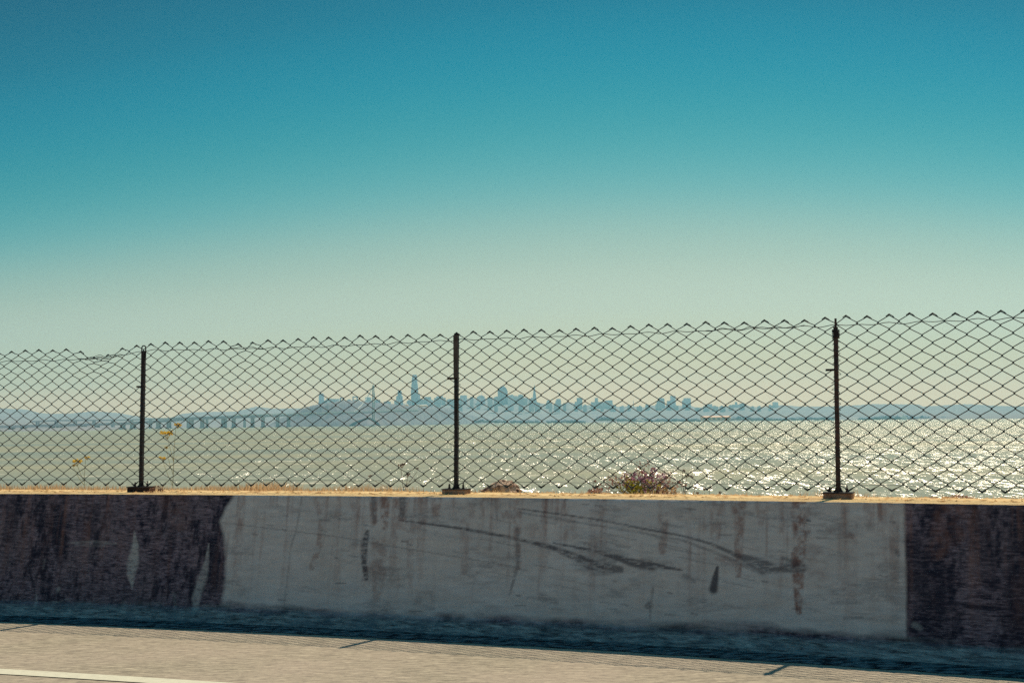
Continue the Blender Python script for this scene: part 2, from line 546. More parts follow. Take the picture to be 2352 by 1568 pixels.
# diffuse grime over the paint: faint run-down columns, denser in the upper half
run = fbm(GU, GZ, 22, 0.9, 141, 3, .6)
grime = np.clip((run - 0.52) * 5, 0, 1) * np.clip(0.25 + 1.1 * (GZ - 0.25), 0, 1) * np.clip(fbm(GU, GZ, 30, 12, 151, 4, .7) * 2.4 - 0.6, 0, 1)
rust = np.maximum(rust, grime * 0.95)
blot = np.clip((fbm(GU, GZ, 3.2, 9, 161, 5, .7) - 0.53) * 7, 0, 1) * rag
scuff = np.maximum(scuff, blot * 0.32)
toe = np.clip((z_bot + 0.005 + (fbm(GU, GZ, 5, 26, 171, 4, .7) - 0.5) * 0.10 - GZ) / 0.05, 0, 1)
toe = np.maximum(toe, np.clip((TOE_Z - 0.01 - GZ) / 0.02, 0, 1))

# dark algae on the bare concrete, in columns
colm = 0.45 * fbm(GU, GZ, 5.5, 1.6, 61, 5, 0.65) + 0.55 * fbm(GU, GZ, 26, 10, 71, 4, .75)
dark = np.clip((colm - 0.455 - 0.02 * (GU < -1.7)) * 7, 0, 1)
for pts, w, k in (([r5(380, 170), r5(400, 320), r5(430, 520)], [.03, .07, .04], 1), ([r5(95, 170), r5(60, 400)], [.05, .04], .7),
                  ([r5(650, 200), r5(630, 370)], [.04, .03], .7), ([r5(1190, 330), r5(1170, 480)], [.03, .02], .7),
                  ([r5(1480, 420), r5(1440, 700)], [.03, .03], .7), ([r7(1600, 400), r7(1590, 700)], [.03, .04], .8),
                  ([r7(1740, 180), r7(1730, 230)], [.05, .03], 1), ([r7(1720, 500), r7(1730, 760), r7(1700, 1040)], [.05, .06, .07], 1),
                  ([r7(2352, 200), r7(2345, 700), r7(2330, 1100)], [.05, .07, .05], 1), ([r7(2060, 340), r7(2130, 700)], [.04, .04], .7),
                  ([r7(1780, 835), r7(2340, 900)], [.01, .012], 1)):
    dark = np.maximum(dark, stroke(pts, w, 1.0) * k * (0.55 + 0.45 * rag))

NU, NZ = len(UF), len(ZF)
V = np.zeros((NU, NZ, 3))
offs = np.array([face_off(z) for z in ZF])
sz = (np.random.default_rng(4).random((NU, NZ)) - 0.5) * 0.0
relief = (fbm(GU, GZ, 10, 18, 91, 4, .6) - .5) * 0.006 + (fbm(GU, GZ, 1.2, 2, 95, 2) - .5) * 0.010
foot_wob = (fbm(GU, GZ * 0, 14, 1, 99, 3) - .5) * 0.02 * np.clip(1 - GZ / 0.05, 0, 1)
for i, u in enumerate(UF):
    n = nrm_at(u)
    o = offs + relief[i] + foot_wob[i]
    o[-1] = TOP0 + 0.004
    o[-2] = TOP0 - 0.001
    V[i, :, 0] = u + n.x * o
    V[i, :, 1] = base_y(u) + n.y * o
    V[i, :, 2] = ZF
V = V.reshape(-1, 3)
ii, jj = np.meshgrid(np.arange(NU - 1), np.arange(NZ - 1), indexing='ij')
q = (ii * NZ + jj).ravel()
FQ = np.stack([q, q + NZ, q + NZ + 1, q + 1], 1)

t = NT('barrier_face')
v = t.coords()
v_h = t.coords('Object', (0.35, 0.35, 1.6))
a_p, a_s, a_r, a_w, a_d = (t.attr(k) for k in ('paint', 'scuff', 'rust', 'pale', 'dark'))
nf = t.noise(v_h, 55, 5, 0.7)
nb = t.noise(v, 3.0, 4, 0.6)
bare = t.mix(t.mapr(nf, 0.36, 0.64), (0.010, 0.009, 0.024, 1), (0.23, 0.165, 0.205, 1))
bare = t.mix(t.mapr(nb, 0.4, 0.7, 0, .35), bare, (0.20, 0.15, 0.165, 1))
bare = t.mix(t.math('MULTIPLY', a_d, t.mapr(nf, 0.3, 0.7, 1.0, 0.7)), bare, (0.006, 0.008, 0.022, 1))
pn = t.noise(v_h, 20, 6, 0.7)
grey = t.mix(t.mapr(pn, 0.3, 0.7), (0.43, 0.385, 0.395, 1), (0.60, 0.535, 0.535, 1))
grey = t.mix(t.mapr(nb, 0.35, 0.7, 0, .5), grey, (0.42, 0.35, 0.325, 1))
c = t.mix(a_p, bare, grey)
c = t.mix(t.math('MULTIPLY', a_r, 0.9), c, (0.21, 0.095, 0.075, 1))
c = t.mix(t.math('MULTIPLY', a_s, 0.85), c, (0.034, 0.028, 0.042, 1))
c = t.mix(t.math('MULTIPLY', a_w, 0.95), c, (0.42, 0.38, 0.38, 1))
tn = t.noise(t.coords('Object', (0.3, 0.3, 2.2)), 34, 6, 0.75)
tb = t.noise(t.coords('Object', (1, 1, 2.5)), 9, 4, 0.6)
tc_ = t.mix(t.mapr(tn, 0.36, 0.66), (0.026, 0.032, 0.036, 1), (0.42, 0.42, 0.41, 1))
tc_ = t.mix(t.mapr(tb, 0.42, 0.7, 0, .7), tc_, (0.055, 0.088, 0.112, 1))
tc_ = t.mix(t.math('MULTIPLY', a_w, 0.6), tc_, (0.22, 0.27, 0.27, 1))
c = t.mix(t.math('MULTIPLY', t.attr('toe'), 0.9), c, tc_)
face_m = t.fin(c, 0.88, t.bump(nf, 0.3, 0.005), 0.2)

t = NT('barrier_top')
v = t.coords()
nf = t.noise(t.coords('Object', (0.3, 1.5, 1)), 22, 6, 0.7)
nb = t.noise(v, 4.5, 3, 0.6)
c = t.mix(t.mapr(nf, 0.3, 0.7), (0.50, 0.31, 0.12, 1), (0.80, 0.60, 0.32, 1))
c = t.mix(t.mapr(nb, 0.5, 0.72, 0, .6), c, (0.36, 0.19, 0.095, 1))
top_m = t.fin(c, 0.9, t.bump(nf, 0.3, 0.004), 0.2)

bar = empty('concrete_barrier', line_pt(0, 0.2, 0))
tag(bar, 'long weathered concrete road barrier with a grey painted patch and black tyre scuffs', 'barrier')
me = bpy.data.meshes.new('face')
me.from_pydata(V.tolist(), [], FQ.tolist())
me.materials.append(face_m)
me.polygons.foreach_set('use_smooth', [True] * len(me.polygons))
for nm, arr in (('paint', paint), ('scuff', scuff), ('rust', rust), ('pale', pale), ('dark', dark), ('toe', toe)):
    at = me.attributes.new(nm, 'FLOAT', 'POINT')
    at.data.foreach_set('value', arr.astype(np.float32).ravel())
me.update()
fo = bpy.data.objects.new('face', me); COL.objects.link(fo)
fo.parent = bar; fo.matrix_parent_inverse = Matrix.Translation(-Vector(bar.location))

def sweep(xs, prof, jitter=0.0):
    V, F = [], []
    n = len(prof)
    for i, x in enumerate(xs):
        for k, (o, z) in enumerate(prof):
            V.append(line_pt(x, o, z))
    for i in range(len(xs) - 1):
        for k in range(n - 1):
            a = i * n + k
            F.append((a, a + n, a + n + 1, a + 1))
    return V, F
# top, back and the barrier's run beyond the frame on both sides
xs = [-20 + 0.1 * i for i in range(330)]
V, F = [], []
prof_n = 12
for i, x in enumerate(xs):
    inside = UF[0] < x < UF[-1]
    for k in range(prof_n):
        o = TOP0 + 0.004 + (TOP1 - TOP0) * k / (prof_n - 1)
        z = WALL_H + (mnoise.noise(Vector((x * 3, k * 0.8, 0))) * 0.004 if 0 < k else -0.0005)
        V.append(line_pt(x, o, z))
for i in range(len(xs) - 1):
    for k in range(prof_n - 1):
        a = i * prof_n + k
        F.append((a, a + prof_n, a + prof_n + 1, a + 1))
mesh_obj('top', V, F, top_m, bar, True)
V, F = sweep(xs, [(TOP1 + 0.004, WALL_H), (TOP1 + 0.02, 0.0), (TOP1 + 0.03, -0.6)])
mesh_obj('back', V, F, top_m, bar)
for nm, xr in (('run', [-20 + 0.5 * i for i in range(32)] + [UF[0]]), ('run', [UF[-1]] + [3.5 + 0.5 * i for i in range(20)])):
    V, F = sweep(xr, [(FOOT_O, 0.0), (TOE_O, TOE_Z), (TOP0, WALL_H)])
    mesh_obj('face_section', V, F, face_m, bar)

# ------------------------------------------------------------------ fence
wire_m = simple('wire_steel', (0.022, 0.034, 0.042, 1), (0.065, 0.08, 0.085, 1), 30, 0.6, spec=0.3, metal=0.2)
rust_m = simple('post_steel', (0.018, 0.010, 0.012, 1), (0.085, 0.040, 0.030, 1), 14, 0.7, spec=0.3, bump=0.3)
dark_m = simple('dark_steel', (0.010, 0.007, 0.009, 1), (0.028, 0.018, 0.018, 1), 20, 0.65, spec=0.3)
brown_m = simple('weathered_post', (0.05, 0.036, 0.032, 1), (0.10, 0.075, 0.065, 1), 20, 0.75, spec=0.3)
block_m = simple('grout_block', (0.20, 0.11, 0.075, 1), (0.36, 0.23, 0.17, 1), 18, 0.9, spec=0.2, bump=0.4)
block_d = simple('dark_block', (0.02, 0.012, 0.012, 1), (0.06, 0.03, 0.025, 1), 18, 0.9, spec=0.2, bump=0.4)

posts_u = []
for px, py in ((324 * 1.04124, 1129 * 1.04124), (1048 * 1.04124, 1132.2 * 1.04124), (1926 * 1.04124, 1145.3 * 1.04124)):
    p = at_z(px, py, WALL_H)
    # along the ray, find where it meets the fence line
    d = ray(px, py).normalized()
    lo, hi = 3.0, 20.0
    for _ in range(50):
        m = (lo + hi) / 2
        q = d * m; u = u_of(q, FENCE)
        if (q - line_pt(u, FENCE, 0)).dot(nrm_at(u)) < 0: lo = m
        else: hi = m
    posts_u.append(u)
print('posts u', posts_u)
# arc positions: 20.5 mesh cells per bay
u1, u2, u3 = posts_u
def u_cell(c):
    """parameter of mesh cell c; post 1 at -20.5, post 2 at 0, post 3 at 20.5"""
    a = (u3 - u1) / 41.0
    b = (u3 + u1 - 2 * u2) / (2 * 20.5 ** 2)
    cc = max(-40, min(40, c))
    r = u2 + a * cc + b * cc * cc
    return r + (c - cc) * (a + 2 * b * cc)

fence = empty('chain_link_fence', line_pt(u2, FENCE, WALL_H))
tag(fence, 'rusty chain link fence with thin steel posts bolted on top of the concrete barrier', 'fence')
Z0, Z1, NR = 0.834, 1.806, 24      # bottom knuckle, top knuckle, half rows
LEAN = 0.012
def top_of(c):
    """height of the top knuckles at cell c"""
    z = Z1
    if c < -20.5:
        d = min(-20.5 - c, 10)
        z -= 0.024 * min(1, d / 3)
        g = math.exp(-((c + 23.6) / 1.25) ** 2)
        z -= 0.060 * g
    z += 0.004 * math.sin(c * 1.9) + 0.004 * math.sin(c * 0.63)
    if -14.6 < c < -12.4: z -= 0.028 * math.exp(-((c + 13.5) / 0.6) ** 2)
    return z
def fpt(c, z, dy=0.0):
    u = u_cell(c)
    p = line_pt(u, FENCE + dy, z)
    s = nrm_at(u)
    al = Vector((s.y, -s.x, 0))
    return p + al * (LEAN * (z - WALL_H))
def node(c, j):
    zt = top_of(c)
    z = Z1 + (Z0 - Z1) * j / NR + (zt - Z1) * max(0.0, 1 - j / 7.0) ** 2
    jx = 0.0065 * mnoise.noise(Vector((c * 0.9, j * 0.7, 1))) / 0.106
    z += 0.005 * mnoise.noise(Vector((c * 0.8, j * 0.9, 7)))
    return c + jx, z
def mesh_section(c0, c1):
    mb = MB()
    w = int(round(c0 * 2))
    while w < c1 * 2:
        pts = []
        for j in range(NR + 1):
            right = (j + w) % 2 == 1
            cc = w / 2 + (0.5 if right else 0.0)
            c_, z = node(cc, j)
            sgn = 1 if right else -1
            # the wire hooks round its neighbour at each crossing
            hx = 0.010 * sgn / 0.106 * 0.35
            dv = 0.0035 * sgn
            if j == 0:
                pts += [fpt(c_ + 0.05 * -sgn * 1.6, z - 0.004, 0.0), fpt(c_ + hx, z + 0.003, 0.0), fpt(c_ + 0.02 * -sgn, z - 0.006, 0)]
            elif j == NR:
                pts += [fpt(c_ + 0.02 * -sgn, z + 0.006, 0), fpt(c_ + hx, z - 0.003, 0.0), fpt(c_ + 0.05 * -sgn * 1.6, z + 0.004, 0.0)]
            else:
                pts += [fpt(c_ + hx - 0.05 * sgn, z + 0.0045, 0.003 * sgn), fpt(c_ + hx, z, -0.001), fpt(c_ + hx - 0.05 * sgn, z - 0.0045, -0.003 * sgn)]
        mb.tube(pts, 0.0027, 5, False)
        # knuckled ends: short bent-over stubs at top and bottom
        if w % 2 == 1:
            for j, s_ in ((0, 1), (NR, -1)):
                right = (j + w) % 2 == 1
                cc = w / 2 + (0.5 if right else 0.0)
                c_, z = node(cc, j)
                mb.tube([fpt(c_ - 0.16, z - 0.010 * s_, -.002), fpt(c_, z + 0.003 * s_, -.003), fpt(c_ + 0.16, z - 0.010 * s_, .002), fpt(c_ + .22, z - 0.018 * s_, .004)], 0.0028, 5)
        w += 1
    return mb.build('wire_mesh', wire_m, fence, True)
for a, b in ((-61.5, -41), (-41, -20.5), (-20.5, 0), (0, 20.5), (20.5, 41), (41, 61.5)):
    mesh_section(a, b)
# tension wires
def wire(name, zf, c0, c1, r, step=0.25, ph=0.0):
    mb = MB(); pts = []
    c = c0
    while c <= c1:
        pts.append(fpt(c, zf(c), 0.004)); c += step
    mb.tube(pts, r, 5)
    return mb.build(name, wire_m, fence, True)
def z_top_wire(c):
    k = c / 20.5
    bay = (c + 20.5) % 20.5 / 20.5
    z = Z1 - 0.046 + 0.004 * math.sin(c * 2 * math.pi * 0.75) + 0.003 * math.sin(c * 3.1)
    if c < -20.5:
        z -= 0.050 * min(1.0, (-20.5 - c) / 2.4)
        z += 0.008 * math.exp(-((c + 23.4) / 1.0) ** 2)
    elif c < 0: z -= 0.012 * math.sin(math.pi * bay)
    return z
wire('top_wire', z_top_wire, -61, 61, 0.0022)
for (ca, cb, dz) in ((-25.2, -21.8, 0.012), (-24.6, -22.6, -0.006), (-14.8, -12.2, 0.010), (14, 19, 0.006)):
    pts = []
    n = int((cb - ca) / 0.15)
    for i in range(n + 1):
        c = ca + (cb - ca) * i / n
        pts.append(fpt(c, z_top_wire(c) + dz * math.sin(i / n * math.pi) + 0.003 * math.sin(c * 9), -0.003 + 0.004 * math.sin(c * 6)))
    mb = MB(); mb.tube(pts, 0.002, 5)
    mb.build('loose_wire', wire_m, fence, True)
def z_bot_wire(c):
    b = (c % 20.5) / 20.5
    z = 0.874 - 0.004 * math.sin(math.pi * b)
    if c > 20.5: z -= 0.0016 * (c - 20.5) * 0.5
    if c > 0: z -= 0.004
    return z
wire('bottom_wire', z_bot_wire, -61, 61, 0.0013, 0.5)

def make_post(u, kind, label=None):
    p = line_pt(u, FENCE, WALL_H)
    s = nrm_at(u); al = Vector((s.y, -s.x, 0)); rz = math.atan2(al.y, al.x)
    def P(a, b, z): return p + al * (a + LEAN * z) + s * b + Vector((0, 0, z))
    mb = MB()
    H = {'loop': 0.965, 'brown': 1.012, 'rust': 0.962, 'plain': 0.96}[kind]
    w = 0.0225
    segs = 14
    # C-channel: web and two flanges
    for (a, b, sa, sb) in ((0, -0.010, w, 0.005), (-w / 2 + 0.0025, 0.002, 0.005, 0.019), (w / 2 - 0.0025, 0.002, 0.005, 0.019)):
        vs = []
        for k in range(segs + 1):
            z = 0.03 + (H - 0.03) * k / segs
            wob = 0.0012 * mnoise.noise(Vector((k * 0.7, u, 0)))
            for (x_, y_) in ((-sa / 2, -sb / 2), (sa / 2, -sb / 2), (sa / 2, sb / 2), (-sa / 2, sb / 2)):
                vs.append(P(a + x_ + wob, b + y_, z))
        fs = []
        for k in range(segs):
            for m in range(4):
                q = k * 4 + m; q2 = k * 4 + (m + 1) % 4
                fs.append((q, q2, q2 + 4, q + 4))
        fs += [(3, 2, 1, 0), tuple(segs * 4 + m for m in range(4))]
        mb.add(vs, fs)
    po = mb.build('post', {'loop': dark_m, 'brown': dark_m, 'rust': rust_m, 'plain': rust_m}[kind], fence)
    if label: po['label'] = label
    def sub(name, mb, mat, smooth=False):
        o = mb.build(name, mat, None, smooth)
        o.parent = po
        return o
    # base block with a steel plate
    mb = MB()
    bh = 0.030 if kind != 'brown' else 0.028
    mb.box(P(0, 0, bh / 2) , (0.155, 0.10, bh), rz, 0.985)
    sub('base_block', mb, block_d if kind == 'loop' else block_m)
    mb = MB()
    mb.box(P(0, 0, bh + 0.003), (0.162, 0.106, 0.006), rz)
    mb.tube([P(-.022, 0, bh + .006), P(-.016, 0, bh + .016), P(-.012, 0, bh + .034)], [.008, .005, .002], 6)
    mb.tube([P(.022, 0, bh + .006), P(.016, 0, bh + .016), P(.012, 0, bh + .034)], [.008, .005, .002], 6)
    sub('base_plate', mb, dark_m)
    for sgn in (-1, 1):
        mb = MB()
        a = 0.047 * sgn
        mb.cyl(P(a, 0, bh + .006), P(a, 0, bh + .040 + .004 * sgn), 0.004, 8)
        mb.cyl(P(a, 0, bh + .006), P(a, 0, bh + .016), 0.0085, 6)
        mb.cyl(P(a, 0, bh + .020), P(a, 0, bh + .028), 0.0075, 6)
        sub('bolt', mb, rust_m)
    # side bracket
    mb = MB()
    bz = 0.72 if kind != 'brown' else 0.727
    bl = 0.050 if kind != 'loop' else 0.034
    bt = 0.014 if kind == 'brown' else 0.012
    mb.box(P(-w / 2 - bl / 2 + .004, -0.013, bz), (bl, 0.008, bt), rz)
    mb.cyl(P(-w / 2 - bl + .008, -0.022, bz), P(-w / 2 - bl + .008, -0.004, bz), 0.003, 6)
    sub('bracket', mb, brown_m if kind == 'brown' else dark_m)
    if kind == 'loop':
        mb = MB(); pts = []
        for k in range(13):
            a = math.pi * k / 12
            pts.append(P(-0.0155 * math.cos(a), 0, H + 0.022 + 0.016 * math.sin(a)))
        pts = [P(-0.015, 0, H - 0.05)] + pts + [P(0.015, 0, H - 0.05)]
        mb.tube(pts, 0.0042, 8)
        sub('top_loop', mb, dark_m, True)
    if kind == 'brown':
        mb = MB()
        mb.box((P(0, -0.0165, 0.865)), (0.0285, 0.006, 0.270), rz)
        sub('front_plate', mb, brown_m)
    if kind == 'rust':
        mb = MB()
        mb.cyl(P(0, 0, H - .01), P(0, 0, H + .048), 0.0065, 8)
        sub('top_spike', mb, rust_m)
        mb = MB()
        for k in range(5):
            pts = [P(0.019 * math.cos(a), 0.017 * math.sin(a), H - 0.02 - k * 0.010 + .002 * math.sin(a * 2 + k)) for a in [i * math.pi / 6 for i in range(13)]]
            mb.tube(pts, 0.004, 5)
        sub('wire_knot', mb, dark_m)
    # one lacing wire wound round the post
    mb = MB()
    rr = random.Random(int(u * 100) + 5)
    z = 0.07
    pts = []
    while z < H - 0.03:
        l_, r_ = rr.uniform(.004, .018), rr.uniform(.004, .016)
        dz = rr.uniform(-.005, .005)
        st = rr.uniform(.026, .046)
        pts += [P(-w / 2 - .001, -.014, z), P(-w / 2 - l_, .002, z + dz), P(-w / 2 - .001, .0125, z + st * .3), P(w / 2 + .001, .0125, z + st * .4),
                P(w / 2 + r_, .002, z + st * .5 - dz), P(w / 2 + .001, -.014, z + st * .8)]
        z += st
    mb.tube(pts, 0.0016, 5)
    sub('lacing_wire', mb, wire_m)
    return po
make_post(u1, 'loop', 'dark fence post with a bent wire loop on its top')
make_post(u2, 'brown', 'middle fence post with a brown plate on its upper part')
make_post(u3, 'rust', 'rust brown fence post with a spike and a wire knot on top')
make_post(u_cell(-41), 'plain'); make_post(u_cell(41), 'plain')
make_post(u_cell(-61.5), 'plain'); make_post(u_cell(61.5), 'plain')

# ------------------------------------------------------------------ bank behind the barrier, bay water
WZ = -5.0
bank_m = simple('bank_soil', (0.17, 0.115, 0.07, 1), (0.30, 0.215, 0.14, 1), 6, 0.95, bump=0.6)
xs = [-20 + 0.25 * i for i in range(136)]
prof = [(0.905, 0.30), (0.91, 0.70), (1.2, 0.69), (1.6, 0.62), (2.2, 0.25), (3.5, -0.5), (5, -1.4), (7, -2.6), (9, -3.9), (11.5, -5.4), (14, -6.0)]
V, F = [], []
for x in xs:
    for k, (o, z) in enumerate(prof):
        p = line_pt(x, o, z)
        if k >= 2:
            p += Vector((0, 0, 0.10 * min(k - 1, 4) * (mnoise.noise(p * 1.6) - 0.15)))
        V.append(p)
n = len(prof)
for i in range(len(xs) - 1):
    for k in range(n - 1):
        a = i * n + k
        F.append((a, a + n, a + n + 1, a + 1))
tag(mesh_obj('embankment', V, F, bank_m, None, True), kind='structure')

WAVE = 2.9
SPECW = 0.17
t = NT('bay_water')
tcn = t.n('ShaderNodeTexCoord')
def wv(sc, scale, det, rough, rot=0.0, dist=0.0):
    mp = t.n('ShaderNodeMapping'); mp.inputs['Scale'].default_value = sc
    mp.inputs['Rotation'].default_value = (0, 0, rot)
    t.l(tcn.outputs['Object'], mp.inputs[0])
    return t.noise(mp.outputs[0], scale, det, rough, dist)
w1 = wv((1, 1.8, 1), 0.16, 3, 0.55, R(-12))
w2 = wv((1, 1.5, 1), 0.9, 4, 0.65, R(18))
w3 = wv((1, 1.25, 1), 4.2, 3, 0.7)
big = wv((0.35, 1.4, 1), 0.014, 3, 0.6, R(-4))
cap = wv((0.28, 1.0, 1), 0.22, 5, 0.75, R(3), 0.6)
gust = wv((0.5, 1.5, 1), 0.05, 3, 0.6, R(-8), 0.4)
def wslope(sc, scale, det, amp, rot=0.0):
    mp = t.n('ShaderNodeMapping'); mp.inputs['Scale'].default_value = sc
    mp.inputs['Rotation'].default_value = (0, 0, rot)
    t.l(tcn.outputs['Object'], mp.inputs[0])
    nd = t.n('ShaderNodeTexNoise')
    nd.inputs['Scale'].default_value = scale; nd.inputs['Detail'].default_value = det; nd.inputs['Roughness'].default_value = 0.82
    t.l(mp.outputs[0], nd.inputs['Vector'])
    sub = t.n('ShaderNodeVectorMath', operation='SUBTRACT'); sub.inputs[1].default_value = (0.5, 0.5, 0.5)
    t.l(nd.outputs['Color'], sub.inputs[0])
    sc2 = t.n('ShaderNodeVectorMath', operation='MULTIPLY'); sc2.inputs[1].default_value = (amp, amp, 0)
    t.l(sub.outputs[0], sc2.inputs[0])
    return sc2.outputs[0]
sA = wslope((1, 0.10, 1), 0.5, 2, 1.3, R(-3))
sB = wslope((1, 0.15, 1), 2.2, 4, WAVE, R(2))
ad = t.n('ShaderNodeVectorMath', operation='ADD'); t.l(sA, ad.inputs[0]); t.l(sB, ad.inputs[1])
gs = t.n('ShaderNodeVectorMath', operation='SCALE'); t.l(ad.outputs[0], gs.inputs[0]); 
chop = wv((0.75, 0.10, 1), 1.0, 3, 0.7, R(2))
t.l(t.math('MULTIPLY', t.mapr(gust, 0.35, 0.65, 0.82, 1.12), t.mapr(chop, 0.35, 0.65, 0.72, 1.3)), gs.inputs['Scale'])
a2 = t.n('ShaderNodeVectorMath', operation='ADD'); t.l(gs.outputs[0], a2.inputs[0]); a2.inputs[1].default_value = (0.0, -0.24, 1)
nn = t.n('ShaderNodeVectorMath', operation='NORMALIZE'); t.l(a2.outputs[0], nn.inputs[0])
bn = nn
c = t.mix(t.mapr(big, 0.35, 0.68), (0.215, 0.245, 0.20, 1), (0.35, 0.32, 0.205, 1))
foam = t.mapr(cap, 0.60, 0.66)
c = t.mix(foam, c, (0.62, 0.56, 0.44, 1))
df = t.n('ShaderNodeBsdfDiffuse'); t.l(c, df.inputs[0])
gl = t.n('ShaderNodeBsdfGlossy'); gl.inputs['Color'].default_value = (0.95, 0.94, 0.88, 1)
gl.inputs['Roughness'].default_value = 0.19
t.l(bn.outputs[0], gl.inputs['Normal'])
ms = t.n('ShaderNodeMixShader')
t.l(t.mapr(foam, 0, 1, SPECW, 0.1), ms.inputs[0]); t.l(df.outputs[0], ms.inputs[1]); t.l(gl.outputs[0], ms.inputs[2])
t.l(ms.outputs[0], t.out.inputs['Surface'])
water_m = t.m
V, F = [], []
X = [-4900, -2500, -900, -300, -100, -30, 0, 30, 100, 300, 900, 2500, 4900]
Y = [4, 12, 25, 60, 150, 400, 1000, 2500, 4500, 6700]
for x in X:
    for y in Y: V.append((x, y, WZ))
for i in range(len(X) - 1):
    for k in range(len(Y) - 1):
        a = i * len(Y) + k
        F.append((a, a + len(Y), a + len(Y) + 1, a + 1))
tag(mesh_obj('bay_water', V, F, water_m), kind='structure')

# ------------------------------------------------------------------ far land
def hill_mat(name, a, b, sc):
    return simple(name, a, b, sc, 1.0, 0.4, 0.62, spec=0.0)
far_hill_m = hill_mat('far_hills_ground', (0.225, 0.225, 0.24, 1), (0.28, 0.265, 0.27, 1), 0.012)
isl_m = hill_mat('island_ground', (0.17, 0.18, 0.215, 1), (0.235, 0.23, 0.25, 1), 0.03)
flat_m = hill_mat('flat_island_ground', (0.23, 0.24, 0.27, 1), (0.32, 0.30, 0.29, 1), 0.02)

def interp_pts(pts, x):
    if x <= pts[0][0]: return pts[0][1]
    for (xa, ya), (xb, yb) in zip(pts, pts[1:]):
        if x <= xb: return ya + (yb - ya) * (x - xa) / (xb - xa)
    return pts[-1][1]
def land(name, ridge, foot, D, mat, step=5, rough=0.6, back=900, seed=1, pow_=0.8):
    """a ridge with a shore in front: ridge heights and shore line taken along the view"""
    V, F = [], []
    n = 9
    x = ridge[0][0]; cnt = 0
    while x <= ridge[-1][0]:
        fy = interp_pts(foot, x)
        f_ = at_z(x, fy, WZ)
        f_.z = WZ - 0.4
        ry = interp_pts(ridge, x) + rough * mnoise.noise(Vector((x * 0.11, seed, 0))) + rough * 0.8 * mnoise.noise(Vector((x * 0.37, seed, 4)))
        Dd = max(D, f_.y + 150)
        r_ = at_y(x, ry, Dd)
        for k in range(n):
            tt = k / (n - 1)
            p = f_.lerp(r_, tt)
            p.z = (WZ - 0.4) + (r_.z - WZ + 0.4) * (0.08 * min(1, tt * 12) + 0.92 * tt ** (1 / pow_))
            if 0 < k < n - 1:
                p.z += (r_.z - WZ) * 0.10 * mnoise.noise(Vector((p.x * 0.006, p.y * 0.006, seed))) * math.sin(tt * math.pi)
            V.append(p)
        b = r_ * 1.0; b.y += back; b.z = WZ - 1
        V.append(b)
        x += step; cnt += 1
    m = n + 1
    for i in range(cnt - 1):
        for k in range(m - 1):
            a = i * m + k
            F.append((a, a + m, a + m + 1, a + 1))
    return tag(mesh_obj(name, V, F, mat, None, True), kind='structure')

RIDGE = [(-1300, 1036), (-1150, 1000), (-900, 985), (-500, 985), (-200, 973), (0, 976), (64, 979), (83, 986), (119, 989), (164, 988.5), (223, 983), (283, 987), (327, 995), (364, 999), (407, 999),
         (436, 989), (471, 985), (523, 984), (568, 984), (589, 977), (612, 972), (657, 977), (720, 976), (760, 974), (835, 970), (960, 966),
         (1000, 957), (1090, 956), (1120, 952), (1166, 953), (1190, 950), (1217, 946), (1242, 946.5), (1268, 952), (1286, 963), (1318, 967.6), (1341, 967),
         (1363, 961), (1395, 972.7), (1407, 967.6), (1465, 971), (1490, 973), (1503, 970), (1535, 974), (1560, 969), (1592, 969), (1652, 970),
         (1668, 975), (1704, 971), (1726, 974), (1751, 969), (1783, 966), (1796, 972.7), (1828, 972.7), (1872, 968), (1911, 971.6), (1976, 971.6),
         (2025, 970), (2091, 965.7), (2199, 966.7), (2206, 971.6), (2254, 969), (2313, 965.7), (2385, 970), (2449, 971), (2700, 966), (3000, 978), (3400, 974), (3560, 990)]
FOOT = [(-1300, 1046), (-900, 1041), (0, 1031), (200, 1029.5), (350, 1024), (600, 1021), (1200, 1012), (1600, 1008.3), (2000, 1004), (2449, 1000.8), (3500, 992)]
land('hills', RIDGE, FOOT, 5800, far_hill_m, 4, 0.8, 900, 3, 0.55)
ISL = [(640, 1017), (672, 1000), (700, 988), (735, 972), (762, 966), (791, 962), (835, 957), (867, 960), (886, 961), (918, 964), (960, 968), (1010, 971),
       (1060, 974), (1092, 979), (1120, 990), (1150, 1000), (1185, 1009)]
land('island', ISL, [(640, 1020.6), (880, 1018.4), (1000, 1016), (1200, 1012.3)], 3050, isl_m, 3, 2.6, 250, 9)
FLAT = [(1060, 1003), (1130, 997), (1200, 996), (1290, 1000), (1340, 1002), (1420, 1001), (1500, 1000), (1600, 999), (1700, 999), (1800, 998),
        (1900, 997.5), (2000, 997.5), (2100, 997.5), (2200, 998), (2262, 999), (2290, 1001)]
land('low_island', FLAT, [(1060, 1014.5), (1200, 1012), (1600, 1008.4), (2000, 1004), (2300, 1001.8)], 3500, flat_m, 4, 1.2, 200, 15)

